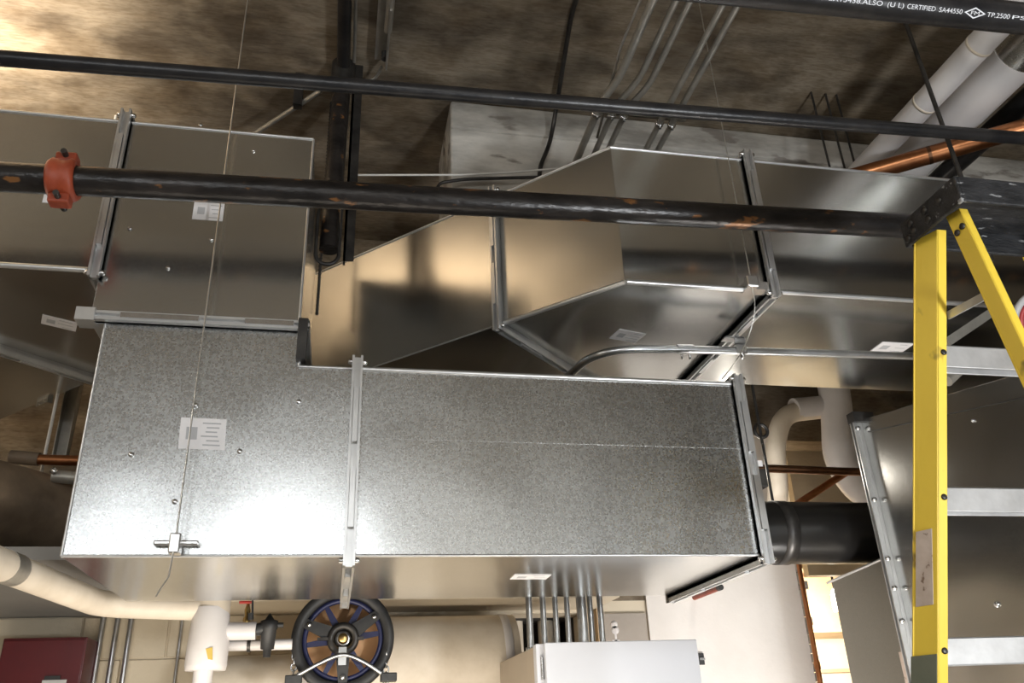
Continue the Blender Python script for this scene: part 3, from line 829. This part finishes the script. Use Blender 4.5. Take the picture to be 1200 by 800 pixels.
# bent conduit under the right-hand duct
t = thing('bent_conduit', 'bright steel conduit bending below the mitred duct and running right', 'conduit', (1.05, 3, 3.0))
pth = [(3.6, 2.86, 3.02), (1.9, 2.86, 3.015), (1.03, 2.88, 2.995), (0.93, 3.30, 3.0), (0.70, 3.9, 3.0)]
obj('conduit_body', MB().tube(fillet([(3.5, 2.72, 2.95), (2.260, 2.700, 2.930), (1.256, 2.700, 2.910), (0.913, 2.700, 2.893), (0.83, 3.25, 2.90), (0.76, 3.7, 2.90)], .24, 12), .0155, 18), M['emt'], t)
cpl = obj('coupling', MB().tube([(1.232, 2.700, 2.909), (1.299, 2.700, 2.912)], .0185, 16), M['emt'], t)
for p in ((1.245, 2.690, 2.884), (1.277, 2.690, 2.885)):
    obj('set_screw', MB().lathe(p, -Z, [(0, .005), (.02, .005), (.02, 0)], 6), M['steel'], cpl)
p = V((1.491, 2.700, 2.915))
stp = obj('strap', MB().box(p + V((-.022, -.022, -.020)), p + V((.022, -.018, .05))).box(p + V((-.022, -.022, .018)), p + V((.022, .02, .022))).box(p + V((-.06, -.022, .046)), p + V((.022, .02, .052))), M['steel'], t)
obj('strap_bolt', MB().lathe(p + V((0, -.02, -.018)), -Z, [(0, .009), (.022, .009), (.022, 0)], 8), M['steel'], stp)

# ------------------------------------------------------------------ ladder
t = thing('step_ladder', 'yellow fibreglass stepladder with a scuffed black top cap at the right edge', 'ladder', (1.6, 1.75, 0))
LK = .87          # size of the ladder's fittings
def rail(near_t, far_t, near_b, far_b, inner, m='yellow', fl=.027):
    """channel rail: web between near and far edge, two flanges turned inwards"""
    nt_, ft_, nb_, fb_ = V(near_t), V(far_t), V(near_b), V(far_b)
    s = V((inner, 0, 0))
    mb = MB(); th = .005
    def strip(a, b, c, d, e):
        mb.hexa([a, b, b + e, a + e, c, d, d + e, c + e])
    strip(nb_, fb_, nt_, ft_, s * th)
    ey = V((0, th, 0))
    strip(nb_, nb_ + s * fl, nt_, nt_ + s * fl, ey)
    strip(fb_ - ey, fb_ - ey + s * fl, ft_ - ey, ft_ - ey + s * fl, ey)
    return obj('rail', mb, M[m], t, bevel=.0015)
def ext(top, bot, z):
    top, bot = V(top), V(bot)
    return top + (bot - top) * ((top.z - z) / (top.z - bot.z))
fnt, fnb = V((1.426, 1.496, 2.719)), V((1.336, 1.792, 1.666))
fft, ffb = V((1.393, 1.557, 2.699)), V((1.316, 1.853, 1.670))
off = ((ext(fft, ffb, 2.40) - ext(fnt, fnb, 2.40)) + (ext(fft, ffb, 1.85) - ext(fnt, fnb, 1.85))) / 2
fft, ffb = fnt + off, fnb + off
fr = rail(ext(fnt, fnb, 2.696), ext(fft, ffb, 2.696), ext(fnt, fnb, 0), ext(fft, ffb, 0), 1)
mir = lambda p: V((2 * 1.605 - p[0], p[1], p[2]))
rail(mir(ext(fnt, fnb, 2.696)), mir(ext(fft, ffb, 2.696)), mir(ext(fnt, fnb, 0)), mir(ext(fft, ffb, 0)), -1)
bft, bfb = V((1.407, 1.444, 2.665)), V((1.376, 1.357, 2.216))
bnt, bnb = bft + V((.008, -.038, .004)), bfb + V((.008, -.038, -.010))
rr = rail(ext(bnt, bnb, 2.696), ext(bft, bfb, 2.696), ext(bnt, bnb, 0), ext(bft, bfb, 0), 1, fl=.023)
rail(mir(ext(bnt, bnb, 2.696)), mir(ext(bft, bfb, 2.696)), mir(ext(bnt, bnb, 0)), mir(ext(bft, bfb, 0)), -1)
# top cap: hollow box with rounded lower rim
cb_ = MB().box((1.3816, 1.3616, 2.6805), (1.392, 1.5747, 2.7527)).box((1.8183, 1.3616, 2.6805), (1.8287, 1.5747, 2.7527)).box((1.3903, 1.3616, 2.6805), (1.82, 1.3702, 2.7527)).box((1.3903, 1.566, 2.6805), (1.82, 1.5747, 2.7527)).box((1.3877, 1.3659, 2.7423), (1.8227, 1.5703, 2.7527))
cap = obj('top_cap', cb_, M['scuffed'], t, 'scuffed black plastic cap', bevel=.004)
for y, z in ((1.427, 2.724), (1.479, 2.731), (1.475, 2.703), (1.536, 2.731), (1.531, 2.705), (1.557, 2.698)):
    bolt(cap, (1.3816, y, z), (-1, 0, 0), .0105, .005, 'dark_steel', 'cap_rivet')
# steps
for k, z in enumerate((2.396, 2.063, 1.732, 1.40, 1.07, .74, .41)):
    p = ext(fnt, fnb, z); q = mir(p)
    x0, x1 = p.x + .006, q.x - .006
    mb = MB().box((x0, p.y + .018, z - .030), (x1, p.y + .023, z + .030)).box((x0, p.y + .018, z + .025), (x1, p.y + .06, z + .030)).box((x0, p.y + .055, z - .030), (x1, p.y + .06, z + .030))
    obj('step', mb, M['aluminium'], t, bevel=.002)
    bolt(t, (p.x + .017, p.y, z), (0, -1, 0), .0075, .004, 'dark_steel', 'rivet')
pl_ = lambda p, q, f: V(p) + (V(q) - V(p)) * f
# worn label and grey-green patch on the web of the near front rail
fz = lambda z, f: pl_(ext(fft, ffb, z), ext(fnt, fnb, z), f) + V((-.0012, 0, 0))
obj('paper_label', MB().hexa([fz(1.831, .18), fz(1.831, .86), fz(1.831, .86) + V((-.001, 0, 0)), fz(1.831, .18) + V((-.001, 0, 0)), fz(1.996, .18), fz(1.996, .80), fz(1.996, .80) + V((-.001, 0, 0)), fz(1.996, .18) + V((-.001, 0, 0))]), M['paper_worn'], t, 'worn pinkish label on the rail')
obj('rail_sleeve', MB().hexa([fz(1.2, 0), fz(1.2, .99), fz(1.2, .99) + V((-.001, 0, 0)), fz(1.2, 0) + V((-.001, 0, 0)), fz(1.726, 0), fz(1.726, .99), fz(1.726, .99) + V((-.001, 0, 0)), fz(1.726, 0) + V((-.001, 0, 0))]), M['grey_green'], t, 'grey green lower patch on the rail')
for f_, z in ((.3, 2.635), (.75, 2.644)):
    p = pl_(ext(bft, bfb, z), ext(bnt, bnb, z), f_)
    bolt(t, (p.x - .001, p.y, z), (-1, 0, 0), .008, .005, 'dark_steel', 'rivet')
obj('spreader_arm', MB().bar((1.44, 1.566, 2.487), (1.44, 1.392, 2.47), .004, .02), M['aluminium'], t)
p = ext(bnt, bnb, 2.296)
bolt(t, (p.x + .016, p.y, 2.296), (0, -1, 0), .009, .004, 'aluminium', 'rivet')
# cord and hose by the ladder
single('yellow_cord', MB().tube([(2.139, 1.900, 3.050), (2.112, 1.900, 2.992), (2.092, 1.900, 2.936), (2.091, 1.900, 2.894)], .004, 8), M['yellow_cord'], 'yellow cord at the right edge below the ladder cap', 'cord')
t = thing('hose_reel', 'pale grey and red striped hose coil at the right edge behind the ladder', 'hose', (2.25, 2.15, 2.75))
hc = V((2.407, 2.200, 2.851))
obj('hose_coil', MB().ring(hc, (0.2, 1, .5), .10, .012, 40, 10), M['hose'], t)
obj('red_coil', MB().ring(hc, (0.2, 1, .5), .079, .009, 40, 10), M['red_grey'], t)
obj('inner_coil', MB().ring(hc, (0.2, 1, .5), .060, .010, 40, 10), M['hose'], t)
t = thing('bent_duct_pipe', 'dusty grey bent tube under the top ladder step', 'pipe', (2.3, 2.3, 2.7))
obj('tube_body', MB().tube(fillet([(2.075, 2.350, 2.667), (2.182, 2.350, 2.745), (2.389, 2.350, 2.758), (2.460, 2.350, 2.704)], .04, 6), .022, 18), M['emt_old'], t)
single('grey_bar', MB().bar((2.026, 2.250, 2.764), (2.280, 2.250, 2.914), .03, .03), M['emt_old'], 'grey slanting bar behind the ladder above its top step', 'bar')
single('brace_rod', MB().tube([(2.096, 1.950, 3.148), (2.174, 1.950, 3.019)], .007, 8), M['emt_old'], 'short grey slanting rod under the black ladder cap', 'rod')

# ------------------------------------------------------------------ lower wall equipment
# red box at far left
t = thing('alarm_panel', 'dark red metal box on the cream block wall at lower left', 'box', (-1.35, 4.5, 1.7))
obj('box_body', MB().box((-1.48, 4.36, 1.3), (-1.125, 4.588, 2.085)), M['red_box'], t, bevel=.004)
obj('door', MB().box((-1.475, 4.352, 1.31), (-1.13, 4.36, 2.075)), M['red_box'], t, bevel=.003)
obj('sign_plate', MB().box((-1.273, 4.350, 1.919), (-1.209, 4.345, 1.903)).box((-1.281, 4.350, 1.902), V((-1.180, 4.345, 1.782))), M['aluminium'], t)
obj('sign_band', MB().box((-1.273, 4.349, 1.919), V((-1.208, 4.343, 1.903))), M['black'], t)
# three thin conduits and one more on the block wall
src = None
for p, lab in (((-1.118, 4.560, 2.150), 'first beside the red box'), ((-1.052, 4.560, 2.149), 'middle of the three'), ((-0.989, 4.560, 2.147), 'third from the red box')):
    mb = MB().tube([(p[0], 4.555, 0.3), (p[0], 4.555, 2.204)], .0135, 14)
    single('wall_conduit', mb, M['emt'], 'slim steel conduit upright on the cream block wall, ' + lab, 'conduit', 'three conduits right of the red box')
p = (-0.754, 4.560, 2.143)
single('wall_conduit', MB().tube([(p[0], 4.57, 0.3), (p[0], 4.57, 2.204)], .008, 10), M['emt'], 'thinnest lone conduit on the block wall beside the white upright pipe', 'conduit')

# cream jacketed pipe that elbows along under the soffit to the upright tank pipe
t = thing('jacketed_pipe', 'cream jacketed pipe bending below the grey soffit at lower left', 'pipe', (-0.8, 3.4, 2.1))
obj('pipe_jacket', MB().tube(fillet([(-1.05, 2.2, 2.115), (-0.875, 3.50, 2.105), (-0.52, 3.56, 2.095)], .10, 8), .047, 24), M['cream_pipe'], t)
obj('dark_band', MB().tube([V((-0.976, 2.75, 2.111)), V((-0.966, 2.82, 2.111))], .0485, 24), M['emt_old'], t)
t = thing('upright_pipe', 'white upright insulated pipe with a thicker torn cover at lower left', 'pipe', (-0.48, 3.56, 0))
uc = V((-0.476, 3.560, 2.086))
obj('upper_jacket', MB().tube([(uc.x, 3.56, 1.9), (uc.x, 3.56, 2.28)], .064, 28), M['cream_pipe'], t)
obj('thick_cover', MB().lathe((uc.x - .005, 3.56, 1.865), Z, [(0, 0.03), (0, .074), (.02, .078), (.10, .077), (.20, .070), (.23, .066)], 30), M['white_pipe'], t)
obj('lower_pipe', MB().tube([(uc.x - .012, 3.56, 0.0), (uc.x - .012, 3.56, 1.87)], .036, 22), M['white_pipe'], t)
obj('foam_patch', MB().hexa([V((-0.478, 3.484, 1.937)) + V((0, y_, 0)) if k == 0 else V((-0.454, 3.482, 1.942)) + V((0, y_, 0)) if k == 1 else V((-0.449, 3.482, 1.897)) + V((0, y_, 0)) if k == 2 else V((-0.465, 3.483, 1.900)) + V((0, y_, 0)) for y_ in (.004, -.002) for k in range(4)]), M['foam'], t, 'torn yellow foam')
obj('branch', MB().tube([(uc.x + .05, 3.56, (-0.359, 3.560, 2.007)[2]), (V((-0.307, 3.560, 2.006)).x, 3.56, (-0.359, 3.560, 2.007)[2])], .034, 22), M['white_pipe'], t)
t = thing('small_pipe', 'thin white pipe below the branch with the red handle', 'pipe', (-0.3, 3.7, 1.9))
obj('tube_body', MB().tube([(-0.42, 3.66, (-0.364, 3.660, 1.964)[2]), (-0.17, 3.66, (-0.364, 3.660, 1.964)[2])], .021, 16), M['white_pipe'], t)
obj('collar', MB().tube([(-0.344, 3.660, 1.963), (-0.331, 3.660, 1.963)], .026, 16), M['dark_steel'], t)
t = thing('gauge_valve', 'little brass valve with a red handle on the white branch pipe', 'valve', (-0.346, 3.560, 2.042))
v0 = V((-0.346, 3.560, 2.046)); v1 = V((-0.356, 3.560, 2.114))
obj('stem', MB().lathe((v0.x, v0.y, v0.z - .01), Z, [(0, .015), (.02, .015), (.025, .009), (.05, .012), (.07, .006), (v1.z - v0.z + .01, .005)], 14), M['brass'], t)
obj('handle', MB().box((v1.x - .025, v1.y - .01, v1.z - .004), (v1.x + .025, v1.y + .01, v1.z + .006)), M['red_handle'], t, bevel=.003)
obj('side_knob', MB().tube([(-0.328, 3.530, 2.045), (-0.330, 3.530, 2.070)], .011, 10).tube([(-0.323, 3.530, 2.064), (-0.328, 3.530, 2.122)], .004, 8), M['black'], t)
t = thing('drain_valve', 'black plastic valve body hanging on the end of the white branch pipe', 'valve', (-0.260, 3.560, 1.986))
bt, bb = V((-0.258, 3.560, 2.044)), V((-0.257, 3.560, 1.908))
mid = V((-0.259, 3.560, 1.977))
obj('valve_body', MB().lathe((mid.x, mid.y, bb.z), Z, [(0, 0), (0, .014), (.028, .016), (.03, .026), (.10, .030), (.105, .034), (.135, .034), (.14, .018), (.155, .008), (.165, 0)], 20), M['black'], t)
obj('inlet', MB().tube([(-0.307, 3.560, 2.010), mid + V((0, 0, .045))], .024, 14), M['black'], t)
obj('side_lug', MB().tube([mid + V((.0, 0, .05)), mid + V((.055, 0, .05))], .010, 10), M['black'], t)
# thick cream insulated pipes along the wall
t = thing('insulated_pipe', 'fat cream insulated pipe on the wall right of the spoked wheel', 'pipe', (0.6, 4.28, 1.9))
obj('pipe_jacket', MB().tube([(0.10, 4.35, 1.915), (0.875, 4.35, 1.915)], .235, 48), M['cream_pipe'], t)
obj('end_band', MB().lathe((0.80, 4.35, 1.915), X, [(0, .235), (0, .239), (.04, .239), (.04, .235)], 48), M['white_pipe'], t)
t = thing('insulated_pipe', 'cracked white insulated pipe on the wall left of the spoked wheel', 'pipe', (-0.2, 4.2, 1.8))
obj('pipe_jacket', MB().tube([(-0.52, 4.22, 1.79), (0.08, 4.22, 1.79)], .185, 40), M['cream_pipe'], t)
obj('end_plate', MB().tube([(-0.135, 4.22, 1.79), (-0.115, 4.22, 1.79)], .19, 40), M['white_pipe'], t)

# chain wheel valve operator
WC = V((0.032, 3.750, 1.988))
ax = V((0.0, -1, 0))
t = thing('chain_wheel', 'black and blue spoked chain wheel on the wall below the low duct', 'wheel', WC)
RW = .212
obj('rim', MB().lathe(WC, ax, [(-.03, RW - .045), (-.03, RW - .005), (-.02, RW), (-.008, RW - .012), (.008, RW - .012), (.02, RW), (.03, RW - .005), (.03, RW - .04), (.0, RW - .047), (-.03, RW - .045)], 64), M['black'], t)
obj('inner_rim', MB().lathe(WC, ax, [(-.02, .148), (-.02, .165), (.012, .165), (.012, .148), (-.02, .148)], 56), M['blue'], t, 'navy blue inner rim')
def pol(r, a, y=0.0):
    return WC + V((r * math.cos(a), -y, r * math.sin(a)))
for deg in (8, 62, 120, 188, 243, 304):
    a = math.radians(deg)
    mb = MB()
    w0, w1 = .030, .018
    tn = V((-math.sin(a), 0, math.cos(a)))
    mb.hexa([pol(.055, a, -.006) - tn * w0 / 2, pol(.055, a, -.006) + tn * w0 / 2, pol(.155, a, -.006) + tn * w1 / 2, pol(.155, a, -.006) - tn * w1 / 2,
             pol(.055, a, .010) - tn * w0 / 2, pol(.055, a, .010) + tn * w0 / 2, pol(.155, a, .010) + tn * w1 / 2, pol(.155, a, .010) - tn * w1 / 2])
    obj('spoke', mb, M['blue'], t)
for deg in (34, 158, 272):
    a = math.radians(deg)
    tn = V((-math.sin(a), 0, math.cos(a)))
    mb = MB().hexa([pol(.05, a, .010) - tn * .030, pol(.05, a, .010) + tn * .030, pol(.185, a, .012) + tn * .017, pol(.185, a, .012) - tn * .017,
                    pol(.05, a, .026) - tn * .030, pol(.05, a, .026) + tn * .030, pol(.185, a, .028) + tn * .017, pol(.185, a, .028) - tn * .017])
    ar = obj('adapter_arm', mb, M['black'], t)
    obj('arm_bolt', MB().lathe(pol(.152, a, .028), ax, [(0, .011), (.012, .011), (.012, 0)], 6), M['steel'], ar)
hub = obj('hub', MB().lathe(WC, ax, [(-.02, .030), (-.02, .066), (.028, .066), (.036, .058), (.036, .040), (.0, .036)], 36), M['dark_steel'], t)
obj('hub_lug', MB().box(pol(.085, PI, .03) - V((.02, .004, .006)), pol(.05, PI, .02) + V((0, .004, .006))).box(pol(.05, 0, .03) - V((0, .004, .006)), pol(.085, 0, .02) + V((.0, .004, .006))), M['dark_steel'], hub)
obj('stem', MB().lathe(WC, ax, [(-.10, .020), (.05, .020), (.055, .016), (.055, 0)], 20), M['brass'], t)
obj('stem_collar', MB().lathe(WC, ax, [(-.0, .021), (-.0, .034), (.012, .034), (.012, .021)], 24), M['steel'], t)
# guide: wishbone arm with two chain guides
yk = obj('guide_yoke', MB().tube(fillet([(-0.153, 3.680, 1.842), (-0.073, 3.680, 1.884), (-0.010, 3.680, 1.912), (0.034, 3.680, 1.924), (0.076, 3.680, 1.913), (0.132, 3.680, 1.886), (0.210, 3.680, 1.835)], .03, 4), .0085, 10)
         .box(pol(.055, -PI / 2, .05) - V((.016, 0, .05)), pol(.055, -PI / 2, .035) + V((.016, 0, .02))), M['emt'], t, 'bare steel guide arm')
for p in ((-0.154, 3.700, 1.833), (0.225, 3.700, 1.832)):
    obj('chain_guide', MB().box(V(p) - V((.036, .03, .018)), V(p) + V((.03, .03, .016))), M['black'], yk, bevel=.004)
# tan board behind the wheel
t2 = thing('valve_board', 'orange tan board seen through the spokes of the wheel', 'board', WC + V((0, .14, 0)))
obj('board', MB().lathe(WC + V((0, .11, 0)), Y, [(0, 0), (0, .165), (.03, .165), (.03, 0)], 40), M['tan'], t2)
# chains on both sides of the wheel
def chain(label, p, n):
    t = thing('hand_chain', label, 'chain', p)
    a = obj('link', MB().ring(p, Y, .011, .0028, 14, 6), M['emt'], t, loc=p)
    a.scale = (1, 1, 1.35)
    b = obj('link', MB().ring(p + V((0, 0, -.022)), X, .011, .0028, 14, 6), M['emt'], t, loc=p + V((0, 0, -.022)))
    b.scale = (1, 1, 1.35)
    for k in range(2, n):
        twin(a if k % 2 == 0 else b, t, p + V((0, 0, -.022 * k)))
chain('hand chain hanging at the right side of the spoked wheel', V((0.213, 3.730, 1.951)), 13)
chain('hand chain hanging at the left side of the spoked wheel', V((-0.161, 3.730, 1.926)), 11)

# conduits rising from the grey cabinet
cx = [(621, .0135, 3.40), (637.5, .0125, 3.42), (652, .0115, 3.44), (666, .0115, 3.44), (685, .0215, 3.46), (694, .0125, 3.50), (706.5, .0125, 3.46)]
lab7 = ['leftmost, at the cabinet edge', 'second from the left', 'third from the left', 'fourth from the left', 'fat one, the thickest', 'slim one close right of the fat one', 'rightmost']
cpts = [(0.774, 3.460, 1.989), (0.833, 3.460, 1.988), (0.885, 3.460, 1.987), (0.935, 3.460, 1.986), (0.997, 3.460, 1.985), (1.043, 3.490, 1.988), (1.078, 3.460, 1.983)]
for (px, r_, y_), lab, p in zip(cx, lab7, cpts):
    t = thing('riser_conduit', 'steel conduit rising from the pale cabinet, ' + lab, 'conduit', (p[0], p[1], 1.9), 'conduits above the pale cabinet')
    obj('conduit_body', MB().tube(fillet([(p[0], p[1], 1.905), (p[0], p[1], 2.72), (p[0], p[1] + .10, 2.74), (p[0], 4.6, 2.74)], .06, 5), r_, 16), M['emt'], t)
    obj('locknut', MB().lathe((p[0], p[1], 1.900), Z, [(0, r_), (0, r_ + .008), (.012, r_ + .008), (.012, r_)], 10), M['emt'], t)
# cabinet
t = thing('electrical_cabinet', 'pale grey electrical cabinet at the bottom under the low duct', 'cabinet', (1.09, 3.7, 0))
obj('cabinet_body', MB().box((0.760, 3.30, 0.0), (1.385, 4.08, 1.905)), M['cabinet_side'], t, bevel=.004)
obj('door_frame', MB().box((0.752, 3.275, 0.3), (1.39, 3.325, 1.908)), M['cabinet'], t, bevel=.003)
dr = obj('door', MB().box((0.778, 3.235, 0.32), (1.392, 3.265, 1.908)), M['cabinet'], t, bevel=.004)
obj('hinge', MB().tube([(0.772, 3.27, 1.86), (0.772, 3.27, 1.78)], .006, 10), M['steel'], dr)
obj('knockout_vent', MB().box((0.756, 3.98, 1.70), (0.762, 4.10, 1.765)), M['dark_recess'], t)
obj('vent_lip', MB().box((0.754, 3.965, 1.70), (0.763, 3.98, 1.77)), M['aluminium'], t)
# grey-brown board on the wall with a white smear
t = thing('wall_board', 'grey brown panel on the wall right of the cabinet conduits with a white smear', 'panel', (1.55, 4.6, 1.5))
obj('board', MB().box((1.437, 4.585, 0.9), (1.690, 4.60, 2.18)), M['grey_board'], t)
sm = V((1.504, 4.583, 2.093))
obj('white_smear', MB().lathe((sm.x, 4.5855, sm.z), -Y, [(0, .022), (.002, .022), (.002, 0)], 20).lathe((sm.x - .003, 4.5855, sm.z + .03), -Y, [(0, .02), (.002, .02), (.002, 0)], 20).box((sm.x - .022, 4.583, sm.z - .075), (sm.x + .02, 4.586, sm.z - .05)).box((sm.x - .006, 4.583, sm.z - .06), (sm.x + .006, 4.586, sm.z)), M['white_pipe'], t)
# dim pipes standing in the recess
for i, (x, lab) in enumerate(((1.02, 'left'), (1.20, 'right'))):
    pipe('recess_pipe', 'dim cream pipe upright in the dark wall recess, the %s one of two' % lab, [(x, 4.95, 1.2), (x, 4.95, 2.19)], .045, M['cream_pipe'], 16)
# switch on the white wall
t = thing('wall_switch', 'small black switch on the white wall right of the pale cabinet', 'switch', (1.972, 4.575, 1.932))
p = V((1.972, 4.575, 1.932))
obj('plate', MB().box(p - V((.024, .01, .03)), p + V((.024, .01, .03))), M['black'], t, bevel=.003)
obj('toggle', MB().box(p - V((.006, .018, .006)), p + V((.024, -.008, .006))), M['steel'], t)
# reddish sleeved pipe stub under the right end of the low duct
t = thing('pipe_stub', 'short reddish pipe stub with a black cap under the right end of the low duct', 'pipe', (1.635, 3.600, 2.147))
b_ = V((1.990, 4.250, 2.259)); a_ = V((b_.x, 4.58, b_.z))
obj('sleeve', MB().tube([a_, b_], .014, 14), M['red_paint'], t)
obj('cap', MB().tube([b_, b_ + (b_ - a_) * .10], .0155, 14), M['black'], t)

# ------------------------------------------------------------------ right side behind the low duct
t = thing('copper_riser', 'copper tube running down the edge of the bright doorway', 'pipe', (2.62, 4.55, 1.5))
obj('tube_body', MB().tube([(2.655, 4.545, 0.2), (2.655, 4.545, 2.60)], .014, 16), M['copper'], t)
obj('coupling', MB().tube([(2.655, 4.545, 1.86), (2.655, 4.545, 1.90)], .018, 16), M['copper'], t)
mb = MB()
for i in range(40):
    z = 0.6 + i * .05
    mb.box((2.660, 4.585 - random.uniform(0, .02), z), (2.665 + random.uniform(.01, .04), 4.80, z + .045))
obj_ = obj('broken_plaster', mb, M['concrete_grey'], bpy.data.objects['wall_back_right'], kind='stuff')
pipe('copper_pipe', 'short level copper tube inside the bright doorway', [(3.186, 5.400, 2.523), (3.497, 5.400, 2.527)], .020, M['copper'], 16)
pipe('copper_pipe', 'tarnished copper tube passing level over the thick black pipe', [(2.132, 3.950, 2.829), (2.256, 3.950, 2.831), (2.634, 3.950, 2.824), (2.815, 3.950, 2.822)], .022, M['copper_dark'], 18)
pipe('copper_pipe', 'copper tube slanting up over the thick black pipe', [(2.381, 4.000, 2.645), (2.729, 4.000, 2.835)], .020, M['copper'], 18)
t = thing('hanging_lamp', 'small glowing white lamp inside the bright doorway', 'lamp', (3.279, 5.200, 2.250))
lc = V((3.265, 5.200, 2.326))
obj('lamp_glass', MB().lathe((lc.x, lc.y, lc.z - .075), Z, [(0, 0), (0, .03), (.02, .034), (.11, .030), (.14, .018), (.15, 0)], 20), M['bulb'], t)
obj('lamp_stem', MB().tube([(lc.x, lc.y, lc.z + .07), (lc.x, lc.y, 4.5)], .008, 8), M['dark_steel'], t)
# white elbows above the black pipe
t = thing('insulated_pipe', 'fat white insulated pipe dropping above the thick black pipe at right', 'pipe', (2.9, 4.25, 3.0))
a_, b_ = V((2.943, 4.250, 3.445)), V((2.858, 4.250, 2.902))
obj('pipe_jacket', MB().tube(fillet([a_ + V((0, 0, .35)), V((2.936, 4.250, 3.360)), V((2.865, 4.250, 2.980)), V((2.978, 4.250, 2.776)), V((3.233, 4.250, 2.728))], .14, 8), .092, 32), M['white_pipe'], t)
t = thing('white_elbow', 'smaller whitish elbow pipe with fittings left of the fat white pipe', 'pipe', (2.6, 4.25, 3.0))
obj('elbow_body', MB().tube(fillet([(2.930, 4.300, 3.334), (2.595, 4.300, 3.289), (2.501, 4.300, 3.092), (2.459, 4.300, 2.733), (2.5, 4.6, 2.62)], .13, 8), .058, 24), M['cream_pipe'], t)
obj('fitting', MB().tube([(2.668, 4.300, 3.314), (2.856, 4.300, 3.337)], .070, 24), M['white_pipe'], t)
single('beige_board', MB().box((2.98, 5.0, 2.45), (4.0, 5.06, 4.5)), M['cream_plain'], 'plain beige board hanging in the opening behind the white pipes', 'board')
for i, (p0, p1, r_, lab) in enumerate((((2.010, 3.600, 3.262), (1.967, 3.600, 2.631), .012, 'thick black one nearest the low duct'), ((2.144, 3.750, 3.334), (2.109, 3.750, 2.900), .005, 'thin one in the middle'))):
    single('hanger_rod', MB().tube([V((p1[0], p1[1], 4.5)), V((p1[0], p1[1], p1[2]))], r_, 10), M['dark_steel'], 'vertical rod right of the low duct end, ' + lab, 'rod')
t = thing('rod_end', 'dark clamp with a white tag at the foot of the thick rod', 'clamp', (1.984, 3.600, 2.725))
p = V((1.975, 3.600, 2.673))
obj('clamp_body', MB().box(p - V((.03, .03, .05)), p + V((.03, .03, .04))), M['dark_steel'], t, bevel=.006)
obj('tag', MB().box(p + V((-.014, -.036, .05)), p + V((.014, -.03, .078))), M['paper'], t)

# ------------------------------------------------------------------ left gap behind the L-shaped duct
single('hanger_rod', MB().tube([V(((-1.213, 3.600, 3.034)[0], 3.6, 2.62)), V(((-1.213, 3.600, 3.034)[0], 3.6, 4.5))], .007, 8), M['white_cable'], 'pale thin rod in the dark gap left of the L-shaped duct', 'rod')
p = V((-1.257, 3.950, 3.048))
single('strut_channel', MB().box((p.x - .03, 3.94, 2.80), (p.x + .03, 3.946, 4.5)).box((p.x - .03, 3.90, 2.80), (p.x - .025, 3.946, 4.5)).box((p.x + .025, 3.90, 2.80), (p.x + .03, 3.946, 4.5)), M['emt_old'], 'grey upright strut channel in the dark gap left of the L-shaped duct', 'strut')
t = thing('copper_pipe', 'dusty copper tube end poking out left of the L-shaped duct', 'pipe', (-1.153, 3.500, 2.670))
obj('tube_body', MB().tube([(-1.215, 3.500, 2.668), (-0.928, 3.500, 2.664)], .021, 18), M['copper'], t)
obj('dusty_fitting', MB().tube([(-1.304, 3.500, 2.677), (-1.197, 3.500, 2.669)], .027, 18), M['jacket_old'], t)
p = V((-1.047, 3.420, 2.578))
t = thing('small_valve', 'little grey valve lump left of the L-shaped duct above the stained elbow', 'valve', p)
obj('valve_body', MB().tube([p - V((.06, 0, .0)), p + V((.16, 0, -.02))], .026, 14), M['emt_old'], t)
obj('valve_nut', MB().lathe(p + V((-.05, -.03, .01)), -Y, [(0, .014), (.012, .014), (.012, 0)], 6), M['steel'], t)
